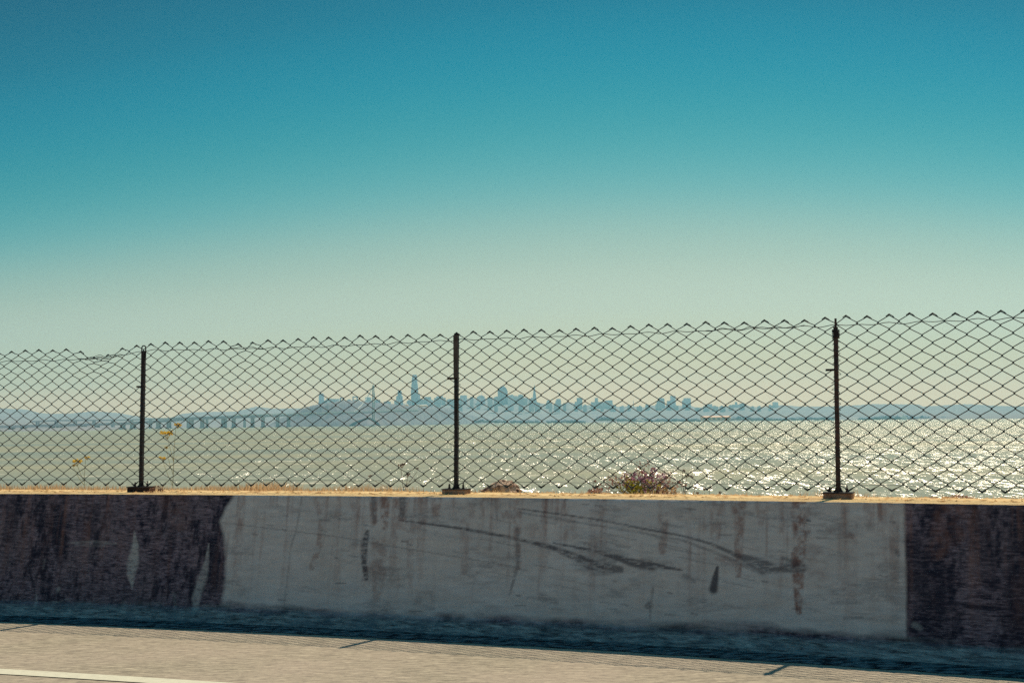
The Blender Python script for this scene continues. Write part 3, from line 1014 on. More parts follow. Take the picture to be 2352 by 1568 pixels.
# wooded belts on the low island: one mass of crowns
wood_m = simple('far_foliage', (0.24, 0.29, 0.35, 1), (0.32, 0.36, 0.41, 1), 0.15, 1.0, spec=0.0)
mb = MB()
rt = random.Random(3)
for (xa, xb, yt, yb) in ((1310, 1396, 1004, 1009), (1428, 1471, 991, 1006), (1478, 1560, 998, 1006), (1570, 1674, 999, 1006), (1746, 1800, 993, 1004),
                         (1800, 1870, 997, 1004), (1878, 1993, 996, 1003), (2060, 2090, 997, 1002), (2091, 2196, 992, 1002), (2194, 2224, 993, 1002), (2246, 2280, 995, 1001),
                         (1140, 1210, 1002, 1009), (1225, 1290, 1003, 1010)):
    x = xa
    while x < xb:
        w = rt.uniform(3, 7)
        e = min(1, (x - xa + 3) / 14, (xb - x + 3) / 14)
        top = yb + (yt - yb) * (0.45 + 0.55 * rt.random()) * (0.4 + 0.6 * e)
        D = 3330 + rt.uniform(-60, 60)
        c0 = at_y(x, yb, D); c1 = at_y(x, top, D)
        hh = max(4.0, (c1.z - c0.z) / 2)
        mb.blob((c0.x, D, (c0.z + c1.z) / 2), 1.0, rt.random() * 50, 0.5, 2, (max(3.5, w * 1.3), max(4, w * 1.2), hh), 2.2)
        x += w * 0.55
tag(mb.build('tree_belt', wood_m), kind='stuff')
# ------------------------------------------------------------------ skyline buildings
def bmat(name, c):
    t = NT(name)
    br = t.n('ShaderNodeTexBrick')
    t.l(t.coords('Object', (1, 1, 1)), br.inputs[0])
    br.inputs['Scale'].default_value = 0.08
    br.inputs['Color1'].default_value = c; br.inputs['Color2'].default_value = tuple(v * 0.8 for v in c[:3]) + (1,)
    br.inputs['Mortar'].default_value = tuple(v * 1.25 for v in c[:3]) + (1,)
    return t.fin(br.outputs[0], 0.6, None, 0.2)
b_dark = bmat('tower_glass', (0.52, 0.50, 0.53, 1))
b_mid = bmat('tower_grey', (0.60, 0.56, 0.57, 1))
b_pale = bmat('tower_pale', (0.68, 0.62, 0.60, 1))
DC = 5600
def bld(name, label, tiers, mat, D=DC, yb=990, group=None, depth=0.8, cat='building'):
    """tiers: list of (x0, x1, ytop, shape); every tier rises from the ground behind the hill line"""
    root = None
    xa = min(t_[0] for t_ in tiers); xb = max(t_[1] for t_ in tiers)
    g = at_y((xa + xb) / 2, yb, D)
    root = empty(name, (g.x, D, g.z))
    tag(root, label, cat, group)
    names = ['tower', 'podium', 'wing', 'crown']
    for k, (x0, x1, yt, shp) in enumerate(tiers):
        p0, p1 = at_y(x0, yb, D), at_y(x1, yb, D)
        top = at_y((x0 + x1) / 2, yt, D).z
        w = (p1.x - p0.x); dp = w * depth
        cx = (p0.x + p1.x) / 2; zb = g.z; hh = top - zb
        mb = MB()
        cy = D + (k * 3.0)
        if shp == 'box':
            mb.box((cx, cy, zb + hh / 2), (w, dp, hh), 0.0)
        elif shp == 'taper':
            mb.box((cx, cy, zb + hh * 0.3), (w, dp, hh * 0.6), 0.0, 0.96)
            mb.box((cx, cy, zb + hh * 0.78), (w * 0.96, dp * .96, hh * 0.36), 0.0, 0.66)
            mb.box((cx, cy, zb + hh * 0.98), (w * 0.60, dp * .60, hh * 0.04), 0.0, 0.95)
        elif shp == 'pyramid':
            mb.box((cx, cy, zb + hh * 0.25), (w * 1.05, dp, hh * 0.5), 0.0, 0.80)
            mb.box((cx, cy, zb + hh * 0.65), (w * 0.84, dp * .8, hh * 0.3), 0.0, 0.42)
            mb.box((cx, cy, zb + hh * 0.9), (w * 0.35, dp * .33, hh * 0.2), 0.0, 0.10)
        elif shp == 'dome':
            mb.box((cx, cy, zb + hh * 0.42), (w, dp, hh * 0.84), 0.0)
            mb.box((cx, cy, zb + hh * 0.87), (w * 0.94, dp * .9, hh * 0.06), 0.0, 0.86)
            mb.box((cx, cy, zb + hh * 0.925), (w * 0.78, dp * .8, hh * 0.05), 0.0, 0.78)
            mb.box((cx, cy, zb + hh * 0.975), (w * 0.52, dp * .6, hh * 0.05), 0.0, 0.62)
        elif shp == 'bevel':
            mb.box((cx, cy, zb + hh * 0.48), (w, dp, hh * 0.96), 0.0)
            mb.box((cx - w * 0.06, cy, zb + hh * 0.98), (w * 0.8, dp * .8, hh * 0.04), 0.0, 0.7)
        elif shp == 'mast':
            mb.tube([(cx, cy, zb), (cx, cy, top)], [w / 2, w / 4], 6)
        nm = names[k] if shp != 'mast' else 'mast'
        mb.build(nm, mat, root)
    return root
BL = [
 ('high_rise', 'lone slender dark tower at the left end of the hazy city skyline', [(763, 775, 940, 'bevel'), (762, 779, 962, 'box')], b_dark),
 ('office_block', 'low block just right of the leftmost lone tower', [(781, 794, 953, 'box'), (779, 797, 960, 'box')], b_mid),
 ('office_block', 'broad pale flat block between the leftmost tower and the bridge towers', [(795, 812, 953.5, 'box')], b_pale),
 ('office_block', 'squat pale block directly left of the tall white bridge tower', [(874, 888, 949, 'bevel'), (871, 890, 957, 'box')], b_pale),
 ('high_rise', 'stepped tower halfway between the white bridge tower and the tallest tower', [(951.5, 961, 933, 'bevel'), (948, 963, 946.5, 'box'), (944, 964, 956, 'box')], b_dark),
 ('skyscraper', 'tallest tower of the city skyline, blue glass and tapering to a blunt top', [(983.4, 1000.8, 896, 'taper')], b_dark),
 ('high_rise', 'shorter block touching the right side of the tallest tower', [(993, 1005, 943, 'box')], b_mid),
 ('office_block', 'square block just right of the tallest tower', [(1014, 1031, 949, 'box'), (1011, 1020, 955, 'box')], b_mid),
 ('office_block', 'wide stepped block directly left of the middle fence post', [(1044, 1060, 947, 'box'), (1039, 1066, 951, 'box')], b_mid),
 ('office_block', 'low block just behind the middle fence post', [(1070, 1089, 954, 'box')], b_pale),
 ('high_rise', 'square block directly right of the middle fence post', [(1101, 1117, 945, 'box')], b_mid),
 ('high_rise', 'block with a thin roof mast left of the wide round topped tower', [(1144, 1159, 945, 'bevel'), (1141, 1161, 951, 'box'), (1151.3, 1152.3, 934, 'mast')], b_mid),
 ('skyscraper', 'wide tower with a rounded stepped top between the middle post and the pyramid spire', [(1191, 1214.5, 923, 'dome'), (1185, 1194, 948, 'box')], b_dark),
 ('office_block', 'broad pale slab between the round topped tower and the pyramid spire', [(1218, 1243, 947, 'box'), (1216, 1262, 953, 'box')], b_pale),
 ('pyramid_tower', 'needle thin pyramid tower with a spire', [(1273, 1284.5, 919, 'pyramid')], b_dark),
 ('office_block', 'low narrow block just right of the pyramid tower', [(1308, 1316, 957, 'box'), (1306, 1321, 963, 'box')], b_pale),
 ('high_rise', 'small square tower second to the right of the pyramid tower', [(1331, 1341, 953.6, 'box'), (1329, 1342, 958, 'box')], b_mid),
 ('high_rise', 'stout stepped block midway between the pyramid tower and the bare antenna', [(1380, 1393, 951, 'box'), (1375, 1393, 960, 'box')], b_mid),
 ('high_rise', 'narrow tower rising from a wide low block', [(1423, 1430.5, 951, 'box'), (1414, 1441, 961, 'box')], b_mid),
 ('office_block', 'flat wide slab left of the bare antenna', [(1447, 1465, 957, 'box'), (1442, 1465, 961, 'box')], b_pale),
 ('high_rise', 'leftmost of the three block towers right of the bare antenna', [(1575, 1589, 951, 'bevel'), (1572, 1590, 959, 'box')], b_mid),
 ('high_rise', 'tallest of the three block towers right of the bare antenna', [(1604, 1616, 946.5, 'box'), (1596, 1606, 958, 'box')], b_mid),
 ('high_rise', 'rightmost and widest of the three block towers right of the bare antenna', [(1636, 1652, 951.7, 'box'), (1633, 1652, 957, 'box')], b_mid),
 ('office_block', 'low block above the left end of the tan waterside hangar', [(1687, 1703, 966, 'box')], b_mid),
 ('high_rise', 'thin chimney like tower above the right end of the tan waterside hangar', [(1758, 1763.5, 961, 'box'), (1752, 1768, 967, 'box')], b_mid),
 ('high_rise', 'lone pale square tower left of the right fence post', [(1849, 1861, 961, 'box')], b_pale),
]
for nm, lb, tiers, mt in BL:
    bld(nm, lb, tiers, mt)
bld('antenna', 'bare three legged radio antenna standing alone on the skyline', [(1514.2, 1516.2, 957, 'mast')], b_pale, cat='antenna')
# antenna cross arm
# low buildings: nothing tells them apart
rb = random.Random(21)
MARKS = [(769, 'lone slender tower'), (893, 'white bridge tower'), (992, 'tallest tower'), (1090, 'middle fence post'), (1203, 'round topped tower'), (1279, 'pyramid tower'),
         (1387, 'stout stepped block'), (1515, 'bare antenna'), (1610, 'tallest block tower'), (1762, 'chimney like tower'), (1855, 'lone square tower')]
ORD = ['first', 'second', 'third', 'fourth', 'fifth', 'sixth', 'seventh', 'eighth', 'ninth', 'tenth', 'eleventh', 'twelfth']
for (xa, na), (xb, nb_) in zip(MARKS, MARKS[1:]):
    cnt = max(3, int((xb - xa) / 21))
    for k in range(cnt):
        x = xa + (xb - xa) * (k + rb.uniform(.25, .75)) / cnt
        w = rb.uniform(7, 17)
        yt = interp_pts(RIDGE, x) - rb.uniform(0.0, 4.0)
        if x < 980: yt = rb.uniform(955, 961)
        D = 5450 - rb.uniform(0, 200)
        g = at_y(x, 985, D); tp = at_y(x, yt + 0.5, D).z
        wm = at_y(x + w, 985, D).x - g.x
        mb = MB()
        mb.box((0, 0, (tp - g.z) / 2), (wm, wm * 0.7, tp - g.z))
        mb.box((wm * rb.uniform(-.2, .2), 0, tp - g.z + 1.5), (wm * 0.4, wm * 0.3, 3.0))
        o = mb.build('low_building', rb.choice((b_mid, b_pale, b_pale)))
        o.location = (g.x, D, g.z)
        tag(o, '%s low building from the left between the %s and the %s' % (ORD[k], na, nb_), 'building', 'low buildings filling the hazy city skyline')

# waterside things on the low island
tan_m = simple('tan_wall', (0.95, 0.55, 0.32, 1), (1.0, 0.68, 0.45, 1), 0.05, 0.8)  # tan wall colour for the hangar and houses
white_m = simple('white_paint', (0.78, 0.76, 0.70, 1), (0.88, 0.86, 0.80, 1), 0.3, 0.6)
roof_m = simple('hangar_roof', (0.85, 0.50, 0.34, 1), (0.95, 0.62, 0.44, 1), 0.05, 0.85)
def at_box(x0, x1, y0, y1, D):
    a = at_y((x0 + x1) / 2, y1, D); b = at_y((x0 + x1) / 2, y0, D)
    w = at_y(x1, y1, D).x - at_y(x0, y1, D).x
    return a, w, b.z - a.z
a, w, h_ = at_box(1677, 1745, 994.5, 1002.5, 3260)
hg = empty('hangar', (a.x, 3260, a.z)); tag(hg, 'long tan waterside hangar among dark trees at the right of the low island', 'building')
mb = MB(); mb.box((a.x, 3260, a.z + h_ * 0.35 - 2), (w, 30, h_ * 0.7 + 4)); mb.build('wall', tan_m, hg)
mb = MB()
mb.add([(a.x - w / 2 - 1, 3243, a.z + h_ * 0.7), (a.x + w / 2 + 1, 3243, a.z + h_ * 0.7), (a.x + w / 2 + 1, 3277, a.z + h_ * 0.7), (a.x - w / 2 - 1, 3277, a.z + h_ * 0.7),
        (a.x - w / 2, 3260, a.z + h_ * 1.05), (a.x + w / 2, 3260, a.z + h_ * 1.05)], [(0, 1, 5, 4), (3, 4, 5, 2), (0, 4, 3), (1, 2, 5), (0, 3, 2, 1)])
mb.build('roof', roof_m, hg)
door_m = simple('hangar_door', (0.10, 0.11, 0.12, 1), (0.2, 0.2, 0.2, 1), 0.1, 0.8)
for k in range(6):
    mb = MB()
    mb.box((a.x - w / 2 + w * (k + 0.5) / 6, 3244.6, a.z + h_ * 0.2), (w / 12, 0.5, h_ * 0.45))
    mb.build('door', door_m, hg)
def shed(name, label, x0, x1, y0, y1, D, mat, cat='building', group=None):
    a, w, h_ = at_box(x0, x1, y0, y1, D)
    e = empty(name, (a.x, D, a.z)); tag(e, label, cat, group)
    mb = MB(); mb.box((a.x, D, a.z + h_ * 0.3), (w, 14, h_ * 0.8)); mb.build('wall', mat, e)
    mb = MB(); mb.box((a.x, D, a.z + h_ * 0.85), (w * 1.03, 15, h_ * 0.3), 0, 0.7); mb.build('roof', white_m, e)
shed('shed', 'low long white shed on the low island straight below the bare antenna', 1522, 1541, 1003, 1005, 3250, white_m)
shed('jetty', 'thin white jetty on the waterline just right of the right fence post', 2031, 2047, 998.6, 1000.4, 3400, white_m, 'jetty')
shed('house', 'small pinkish house on the wooded island below the tallest tower', 968, 976, 966, 970, 2900, tan_m)
shed('house', 'pale house on the wooded island right below the tallest tower', 992, 999, 969, 972, 2890, white_m)
shed('house', 'reddish house row on the wooded island near the middle post', 1004, 1022, 967.5, 971.5, 2890, tan_m)
def yacht(label, px, py, D, hgt):
    b = at_z(px, py, WZ)
    D = b.y
    e = empty('sailing_boat', (b.x, D, WZ)); tag(e, label, 'boat', 'white sailing boats moored off the low island')
    mb = MB()
    mb.add([(b.x - 7, D, WZ + 2), (b.x + 7, D - 2, WZ + 2), (b.x + 7, D + 2, WZ + 2), (b.x - 4, D - 1, WZ - .3), (b.x + 6, D - 1.6, WZ - .3), (b.x + 6, D + 1.6, WZ - .3)],
           [(0, 3, 4, 1), (0, 2, 5, 3), (1, 4, 5, 2), (0, 1, 2), (3, 5, 4)])
    mb.build('hull', white_m, e)
    mb = MB()
    mb.add([(b.x - 1, D, WZ + 3), (b.x + 6, D + .4, WZ + 3), (b.x - 1, D, WZ + hgt)], [(0, 1, 2)])
    mb.add([(b.x - 1.6, D + .1, WZ + 3), (b.x - 6, D - .3, WZ + 2.6), (b.x - 1.6, D + .1, WZ + hgt * .85)], [(0, 1, 2)])
    mb.build('sail', white_m, e)
yacht('left one of two small white sailing boats far off on the right', 2161, 1002.9, 0, 14)
yacht('right one of two small white sailing boats far off on the right', 2166, 1002.9, 0, 10)
b = at_z(888, 1019.2, WZ)
e = empty('motor_boat', b); tag(e, 'tiny white motor boat on the waterline under the white bridge tower', 'boat')
mb = MB(); mb.box((b.x, b.y, WZ + .8), (14, 4, 2.0), 0, 1.15); mb.build('hull', white_m, e)
mb = MB(); mb.box((b.x + 1, b.y, WZ + 2.8), (6, 3, 2), 0, 0.8); mb.build('cabin', white_m, e)

# ------------------------------------------------------------------ bridge
deck_m = simple('bridge_concrete', (0.34, 0.34, 0.39, 1), (0.42, 0.41, 0.44, 1), 0.05, 0.9)
edge_m = simple('bridge_white', (0.70, 0.68, 0.58, 1), (0.82, 0.80, 0.70, 1), 0.05, 0.7)
br = empty('road_bridge', at_y(600, 1000, 2700))
tag(br, 'long low road bridge on concrete piers crossing the bay to the wooded island', 'bridge')
DK = [(-700, 1030), (-300, 1023), (0, 1017), (150, 1013.5), (283, 1010.5), (364, 1005.5), (470, 998), (620, 993), (720, 990), (850, 986), (960, 982), (1000, 981)]
def bridge_pt(x, dy=0):
    D = 2150 + max(-700, x) * 0.85
    return at_y(x, interp_pts(DK, x) + dy, D)
mb = MB()
prev = None
xs = list(range(-700, 1001, 10))
for j, (dz, th, wd) in enumerate(((0, 4.6, 24),)):
    V, F = [], []
    for x in xs:
        p = bridge_pt(x)
        k = 1.0 if x < 560 else max(0.55, 1 - (x - 560) / 500)
        for (oy, oz) in ((-wd / 2, -th * k), (wd / 2, -th * k), (wd / 2, 0), (-wd / 2, 0)):
            V.append(p + Vector((0, oy, oz)))
    for i in range(len(xs) - 1):
        for m in range(4):
            a = i * 4 + m; b_ = i * 4 + (m + 1) % 4
            F.append((a, a + 4, b_ + 4, b_))
    mb.add(V, F)
mb.build('deck', deck_m, br)
mb = MB()
pts = [bridge_pt(x) + Vector((0, -12.4, 0.9)) for x in range(560, 1001, 10)]
for a_, b_ in zip(pts, pts[1:]):
    mb.add([a_, b_, b_ + Vector((0, .4, 0)), a_ + Vector((0, .4, 0)), a_ + Vector((0, 0, 1.7)), b_ + Vector((0, 0, 1.7)), b_ + Vector((0, .4, 1.7)), a_ + Vector((0, .4, 1.7))],
           [(0, 1, 5, 4), (4, 5, 6, 7), (3, 7, 6, 2)])
mb.build('parapet', edge_m, br)
for x in (-620, -560, -480, -420, -340, -280, -200, -140, -70, -10, 28, 57, 124, 142, 200, 232, 294, 318, 379, 404, 458, 484, 534, 559, 604, 629, 664, 690):
    p = bridge_pt(x)
    h_ = p.z - 3 - WZ
    mb = MB()
    for oy in (-7, 7):
        mb.box((p.x, p.y + oy, WZ + h_ / 2), (4.6, 4, h_))
    mb.box((p.x, p.y, WZ + h_ - 1.2), (6, 20, 2.0), 0, 1.2)
    mb.box((p.x, p.y, WZ + .8), (8, 22, 2.4))
    mb.build('pier', deck_m, br)
# upper approach road seen above the main deck on the left
ap = empty('viaduct', at_y(250, 1006, 2500)); tag(ap, 'second flat viaduct running just above and behind the low road bridge on the left', 'bridge')
UP = [(80, 1006), (140, 1003.5), (283, 1003), (364, 1000.5), (470, 996.5), (640, 991)]
V, F = [], []
xs = list(range(80, 641, 10))
for x in xs:
    p = at_y(x, interp_pts(UP, x), 2300 + x)
    for (oy, oz) in ((-8, -2.6), (8, -2.6), (8, 0), (-8, 0)): V.append(p + Vector((0, oy, oz)))
for i in range(len(xs) - 1):
    for m in range(4):
        a = i * 4 + m; b_ = i * 4 + (m + 1) % 4
        F.append((a, a + 4, b_ + 4, b_))
mesh_obj('deck', V, F, deck_m, ap)
for x in range(90, 640, 45):
    p = at_y(x, interp_pts(UP, x), 2300 + x)
    mb = MB(); hh = p.z - 2 - WZ
    mb.box((p.x, p.y, WZ + hh / 2), (4, 10, hh)); mb.build('pier', deck_m, ap)
# white cable tower
tw_D = 2150 + 893 * 0.85
mb = MB()
b0 = at_y(893, 1015, tw_D); t0 = at_y(893, 921, tw_D)
for ox in (-1.4, 1.4):
    for oy in (-3, 3):
        mb.tube([(b0.x + ox * 1.5, tw_D + oy, WZ), (b0.x + ox, tw_D + oy, t0.z)], [1.1, 0.7], 6)
for k in range(1, 9):
    mb.box((b0.x, tw_D, b0.z + (t0.z - b0.z) * k / 9), (3.4, 7, 1.2))
mb.build('tower', simple('tower_white', (0.30, 0.34, 0.34, 1), (0.4, 0.42, 0.4, 1), 0.05, 0.7), br)
def cable(pts):
    mb = MB()
    P_ = [at_y(x, y, tw_D + dy) for x, y, dy in pts]
    Q_ = []
    for i in range(len(P_) - 1):
        for k in range(6): Q_.append(P_[i].lerp(P_[i + 1], k / 6))
    Q_.append(P_[-1])
    mb.tube(Q_, 0.9, 6)
    mb.build('cable', edge_m, br)
cable([(893, 922, 0), (884, 940, -10), (876, 953, -20), (866, 967, -40), (856, 977, -60), (847, 984.5, -70)])
cable([(893, 922, 0), (895.5, 940, 5), (897, 955, 8), (896, 968, 6), (893, 978, 2), (890, 984, -4)])
# faint suspension towers beyond
def susp(label, xa, xb, yt, D):
    p0, p1 = at_y(xa, 985, D), at_y(xb, 985, D)
    top = at_y((xa + xb) / 2, yt, D).z
    e = empty('bridge_tower', ((p0.x + p1.x) / 2, D, WZ)); tag(e, label, 'bridge tower', 'grey portal towers of the far suspension bridge')
    for p in (p0, p1):
        mb = MB(); mb.box((p.x, D, (top + WZ) / 2), (5, 6, top - WZ), 0, 0.8); mb.build('leg', b_mid, e)
    mb = MB()
    for f_ in (0.98, 0.86, 0.74):
        mb.box(((p0.x + p1.x) / 2, D, WZ + (top - WZ) * f_), (p1.x - p0.x - 5.2, 4, 4))
    mb.build('cross_beam', b_mid, e)
susp('left of two faint portal towers rising behind the wooded island', 814.5, 821, 950, 4300)
susp('right of two faint portal towers behind the island, next to the white cable tower', 844.5, 854.5, 947.5, 4200)

# ------------------------------------------------------------------ plants and rubble behind the barrier
straw_m = simple('dry_straw', (0.55, 0.32, 0.15, 1), (0.85, 0.64, 0.38, 1), 30, 0.9, spec=0.1)
twig_m = simple('dry_twig', (0.16, 0.07, 0.05, 1), (0.32, 0.17, 0.11, 1), 30, 0.9, spec=0.1)
fennel_g = simple('fennel_stem', (0.42, 0.42, 0.26, 1), (0.55, 0.52, 0.32, 1), 30, 0.8, spec=0.1)
yellow_m = simple('fennel_yellow', (0.68, 0.44, 0.04, 1), (0.85, 0.62, 0.12, 1), 60, 0.8, spec=0.1)
purple_m = simple('purple_petal', (0.30, 0.09, 0.19, 1), (0.58, 0.36, 0.44, 1), 60, 0.8, spec=0.1)
leaf_m = simple('yellow_green_leaf', (0.22, 0.22, 0.02, 1), (0.48, 0.42, 0.05, 1), 40, 0.7, spec=0.2)
brown_leaf = simple('brown_bud', (0.26, 0.09, 0.07, 1), (0.62, 0.34, 0.25, 1), 60, 0.9, spec=0.1)
rock_m = simple('rubble_rock', (0.13, 0.065, 0.05, 1), (0.66, 0.47, 0.34, 1), 30, 0.95, 0.38, 0.58, spec=0.2, bump=0.7)

for m_ in (straw_m, yellow_m, purple_m, leaf_m, brown_leaf):
    nt_ = m_.node_tree; pb_ = nt_.nodes['Principled BSDF']; ou_ = nt_.nodes['Material Output']
    tr_ = nt_.nodes.new('ShaderNodeBsdfTranslucent'); mx_ = nt_.nodes.new('ShaderNodeMixShader'); mx_.inputs[0].default_value = 0.45
    nt_.links.new(pb_.inputs['Base Color'].links[0].from_socket, tr_.inputs[0])
    nt_.links.new(pb_.outputs[0], mx_.inputs[1]); nt_.links.new(tr_.outputs[0], mx_.inputs[2]); nt_.links.new(mx_.outputs[0], ou_.inputs['Surface'])
rg_ = random.Random(5)
mb = MB()
def blade(p, h, lean, w, bend):
    d = Vector((math.cos(lean), math.sin(lean), 0))
    sd = Vector((1, 0.1, 0)) * w
    q1 = p + Vector((0, 0, h * 0.6)) + d * bend * 0.35
    q2 = p + Vector((0, 0, h)) + d * bend
    mb.add([p - sd, p + sd, q1 + sd * 0.7, q1 - sd * 0.7, q2], [(0, 1, 2, 3), (3, 2, 4)])
for k in range(24000):
    u = rg_.uniform(-7, 5)
    dens = 0.9 if u < -1.2 else (0.5 if u < -0.2 else 0.28)
    dens *= 0.4 + 1.2 * (0.5 + 0.5 * mnoise.noise(Vector((u * 2.2, 0, 3))))
    if rg_.random() > dens: continue
    o = 0.915 + rg_.random() ** 1.5 * 0.4
    p = line_pt(u, o, 0.68)
    hm = (0.095 if u < -1.0 else 0.065) * (0.7 + 0.9 * max(0, mnoise.noise(Vector((u * 1.7, 9, 0)))))
    h = rg_.uniform(0.3, 1.0) * (hm + 0.04 * mnoise.noise(Vector((u * 3.1, 2, 0))))
    blade(p, h + 0.075, rg_.uniform(0, 6.28), rg_.uniform(.0015, .005), rg_.uniform(.01, .06))
for k in range(900):                      # litter and straw blown on to the ledge
    u = rg_.uniform(-5, 4)
    p = line_pt(u, rg_.uniform(TOP0 + 0.12, TOP1), WALL_H + 0.003)
    a = rg_.uniform(0, 3.14); l_ = rg_.uniform(.006, .03)
    d = Vector((math.cos(a), math.sin(a) * .5, 0)) * l_
    mb.add([p - d, p + Vector((0, .003, .001)), p + d, p + Vector((0, -.001, .006))], [(0, 1, 2), (0, 2, 3)])
tag(mb.build('dry_grass', straw_m), kind='stuff')

def flat_ball(mb, c, r, rr, n=10, size=0.006):
    for _ in range(n):
        d = Vector((rr.gauss(0, 1), rr.gauss(0, 1), rr.gauss(0, 1))).normalized() * r * rr.random() ** 0.5
        p = Vector(c) + d
        a = Vector((rr.gauss(0, 1), rr.gauss(0, 1), rr.gauss(0, 1))).normalized()
        b = a.orthogonal().normalized(); c2 = a.cross(b)
        s = size * rr.uniform(.6, 1.4)
        mb.add([p + b * s, p + c2 * s * .7, p - b * s, p - c2 * s * .7], [(0, 1, 2, 3)])

def fennel(label, base_px, D, heads, dead=False):
    rr = random.Random(int(base_px) + 3)
    base = at_y(base_px, 1182, D)
    gz = 0.3
    base.z = gz
    root = empty('dry_weed' if dead else 'fennel_plant', base)
    tag(root, label, 'plant', None if dead else None)
    stem = MB()
    main_top = None
    tops = []
    for (hx, hy, w_) in heads:
        tp = at_y(hx, hy, D + rr.uniform(-.06, .06))
        tops.append((tp, w_ / 1.041 / 2800 * D))
    hi = max(tops, key=lambda q_: q_[0].z)[0]
    def axis(f): return base.lerp(hi, f) + Vector((0.012 * math.sin(f * 5), 0, 0))
    stem.tube([axis(i / 10) for i in range(11)], [0.004 - 0.0025 * i / 10 for i in range(11)], 5)
    for tp, w_ in tops:
        if (tp - hi).length > 1e-4:
            f = max(0.15, min(0.85, (tp.z - base.z) / (hi.z - base.z) - 0.22))
            a = axis(f)
            stem.tube([a, a.lerp(tp, .5) + Vector((0, 0, -.02)), tp + Vector((0, 0, -.02))], [.003, .0022, .0016], 4)
    for tp, w_ in tops:
        hd = MB()
        n = 14 if not dead else 9
        for k in range(n):
            a = 2 * math.pi * k / n + rr.random() * .3; r_ = w_ / 2 * (0.35 + 0.65 * rr.random())
            e_ = tp + Vector((math.cos(a) * r_, math.sin(a) * r_, rr.uniform(-.004, .008)))
            s0 = tp + Vector((0, 0, -w_ * 0.45))
            stem.tube([s0, e_], .0011, 4)
            flat_ball(hd, e_, w_ * .13, rr, 9, w_ * .07 + .001)
        hd.build('flower_head', twig_m if dead else yellow_m, root)
    for k in range(14 if not dead else 6):
        f = rr.uniform(.1, .8); a = axis(f)
        d = Vector((rr.uniform(-1, 1), rr.uniform(-.6, .6), rr.uniform(.3, 1))).normalized() * rr.uniform(.03, .10)
        stem.tube([a, a + d], [.0014, .0006], 4)
    stem.build('stem', twig_m if dead else fennel_g, root)
fennel('tall thin fennel stalk with flat yellow flower heads right of the looped post', 398, 9.3,
       [(400, 1036, 32), (425, 1016, 20), (389, 1095, 18), (398, 1070, 8)])
fennel('short fennel with two small yellow heads left of the looped post', 190, 9.4, [(184, 1103, 26), (209, 1094, 13), (176, 1112, 10)])
fennel('brown dead weed stalk with dark seed heads left of the middle post', 978, 9.0, [(962, 1111, 18), (975, 1134, 14), (886, 1137, 10), (998, 1120, 8)], True)
fennel('lone dry brown stalk standing just right of the purple flowered bush', 1640, 8.6,
       [(1636, 1125, 8), (1642, 1137, 12), (1655, 1140, 9), (1628, 1155, 9), (1662, 1165, 10), (1640, 1160, 8), (1668, 1178, 8)], True)
fennel('thin dry stalk leaning over the rubble left of the purple flowered bush', 1420, 8.6, [(1423, 1150, 8), (1428, 1163, 12), (1412, 1172, 12), (1440, 1168, 8)], True)
fennel('small dry sprig behind the barrier at the middle of the third fence bay', 1700, 8.5, [(1684, 1170, 7), (1722, 1178, 8), (1700, 1165, 6)], True)

# the purple flowering bush
rr = random.Random(17)
bb = at_y(1535, 1186, 8.15); bb.z = 0.70
bush = empty('flowering_bush', bb)
tag(bush, 'low bush with purple flowers and yellow green leaves between the middle and right fence posts', 'bush')
stem, pet, lv, bud = MB(), MB(), MB(), MB()
tips = []
for k in range(90):
    px = rr.gauss(1534, 58)
    px = min(1632, max(1434, px))
    edge = 1 - min(1, abs(px - 1535) / 112)
    py = 1184 - (10 + 64 * edge ** 0.7 * rr.random() ** 0.7 + rr.uniform(0, 10))
    tp = at_y(px, py, 8.15 + rr.uniform(-.12, .14))
    b0_ = bb + Vector((rr.uniform(-.05, .05), rr.uniform(-.05, .05), 0))
    mid = b0_.lerp(tp, .55) + Vector((rr.uniform(-.02, .02), 0, rr.uniform(-.02, .01)))
    stem.tube([b0_, mid, tp], [.0026, .0018, .0009], 4)
    tips.append((tp, px, py))
    for _ in range(3):
        f = rr.uniform(.35, .95)
        a = mid.lerp(tp, f); e_ = a + Vector((rr.uniform(-.035, .035), rr.uniform(-.03, .03), rr.uniform(0, .03)))
        stem.tube([a, e_], [.001, .0007], 4)
        tips.append((e_, px, py))
for tp, px, py in tips:
    inner = abs(px - 1540) < 48 and py > 1118
    if inner and rr.random() < .25:
        flat_ball(pet, tp, .014, rr, 10, .0075)
    else:
        flat_ball(bud, tp, .008, rr, 6, .0042)
for k in range(240):
    px = rr.gauss(1532, 28); py = 1183 - abs(rr.gauss(0, 16)) - 2
    if rr.random() < .45: px = rr.gauss(1513, 9); py = rr.uniform(1148, 1183)
    p = at_y(px, py, 8.12 + rr.uniform(-.12, .1))
    flat_ball(lv, p, .008, rr, 2, .009)
for k in range(90):
    px = rr.gauss(1550, 26); py = rr.uniform(1132, 1182)
    p = at_y(px, py, 8.16 + rr.uniform(-.12, .1))
    flat_ball(pet, p, .010, rr, 4, .007)
stem.build('stem', twig_m, bush); pet.build('blossom', purple_m, bush); lv.build('foliage', leaf_m, bush); bud.build('dry_buds', brown_leaf, bush)

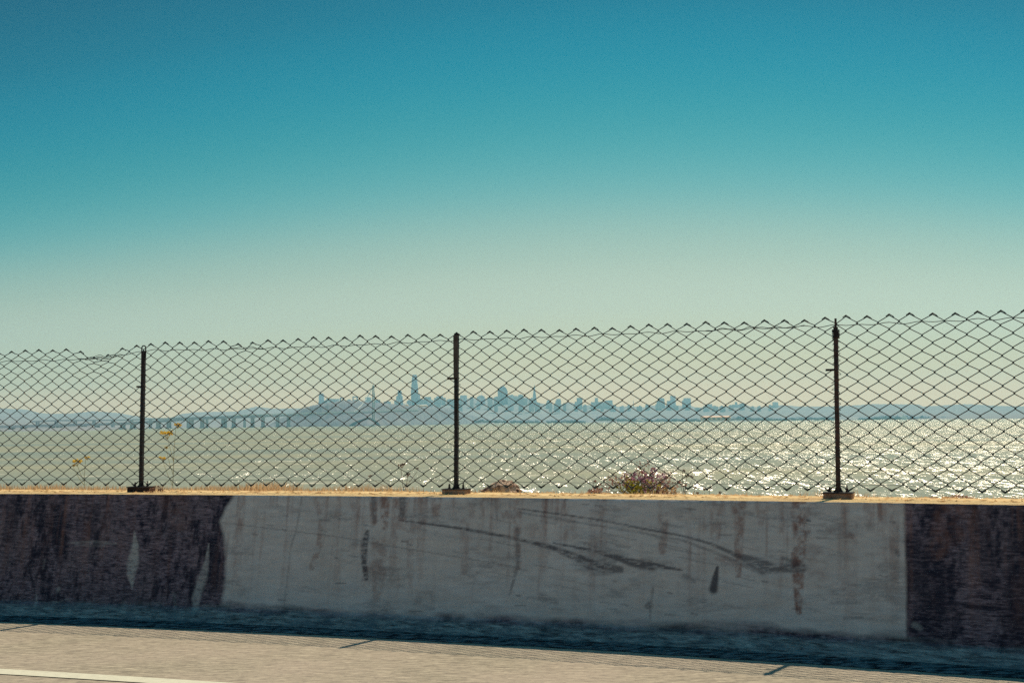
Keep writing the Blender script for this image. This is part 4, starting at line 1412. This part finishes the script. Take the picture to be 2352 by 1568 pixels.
def tuft(label, x0, x1, ytop, D, mat, n, name='dry_shrub', seed=1):
    rr = random.Random(seed)
    b_ = at_y((x0 + x1) / 2, 1184, D); b_.z = .70
    root = empty(name, b_); tag(root, label, 'plant')
    st_, lf = MB(), MB()
    for k in range(n):
        px = rr.uniform(x0, x1)
        e_ = math.sin(math.pi * (px - x0) / (x1 - x0)) ** .6
        ybase = interp_pts([(0, 1176), (800, 1180), (1700, 1186), (2449, 1198)], px)
        tp = at_y(px, ybase - (ybase - ytop) * e_ * rr.uniform(.3, 1), D + rr.uniform(-.1, .1))
        b0_ = b_ + Vector(((tp.x - b_.x) * .6, rr.uniform(-.04, .04), 0))
        st_.tube([b0_, tp], [.002, .0008], 4)
        flat_ball(lf, tp, .012, rr, 7, .005)
    st_.build('stem', twig_m, root); lf.build('foliage', mat, root)
tuft('low tangle of reddish dry twigs at the left foot of the purple flowered bush', 1402, 1452, 1166, 8.2, brown_leaf, 46, seed=3)
tuft('sandy brown dried clump at the right foot of the purple flowered bush', 1572, 1625, 1162, 8.2, straw_m, 60, seed=4)
tuft('flat rust brown dried clump lying behind the barrier near its right end', 2255, 2330, 1185, 7.3, brown_leaf, 60, seed=5)
tuft('thin flat brown twigs right of the right fence post behind the barrier', 2200, 2250, 1190, 7.3, brown_leaf, 24, seed=6)
tuft('dry twiggy weeds tangled round the foot of the looped post', 352, 392, 1160, 8.35, twig_m, 30, seed=7)

# rubble rock: one rough lump
bb = at_y(1196, 1178, 8.35)
mb = MB()
for (dx, dz, r_, sq) in ((0.02, 0.0, .085, (1.1, .8, 1.0)),):
    bm = bmesh.new(); bmesh.ops.create_icosphere(bm, subdivisions=5, radius=1)
    vs = []
    for v_ in bm.verts:
        q = v_.co
        k = 1 + .28 * mnoise.noise(q * 1.3 + Vector((3, 1, 2))) + .16 * mnoise.noise(q * 3.5) + .09 * mnoise.noise(q * 9)
        p = Vector((q.x * .118 * k, q.y * .09 * k, q.z * .085 * k))
        if p.x < 0: p.z *= max(0.25, 1 + p.x * 6.5)
        vs.append(p)
    bm.verts.index_update()
    mb.add(vs, [tuple(v_.index for v_ in f.verts) for f in bm.faces]); bm.free()
rk = mb.build('rubble_rock', rock_m)
rk.location = (bb.x, bb.y, bb.z + 0.012)
tag(rk, 'rough brown rubble rock resting behind the barrier right of the middle post', 'rock')

# ------------------------------------------------------------------ haze
hz = bpy.data.materials.new('haze')
hz.use_nodes = True
ht = hz.node_tree; ht.nodes.clear()
ho = ht.nodes.new('ShaderNodeOutputMaterial')
pv = ht.nodes.new('ShaderNodeVolumePrincipled')
pv.inputs['Color'].default_value = (0.40, 0.82, 0.94, 1)
pv.inputs['Density'].default_value = 1.0e-4
pv.inputs['Anisotropy'].default_value = 0.2
ht.links.new(pv.outputs[0], ho.inputs['Volume'])
mb = MB()
mb.box((0, 3300, 116), (10400, 7100, 244))
o = mb.build('haze', hz)
o.display_type = 'WIRE'
tag(o, kind='stuff')
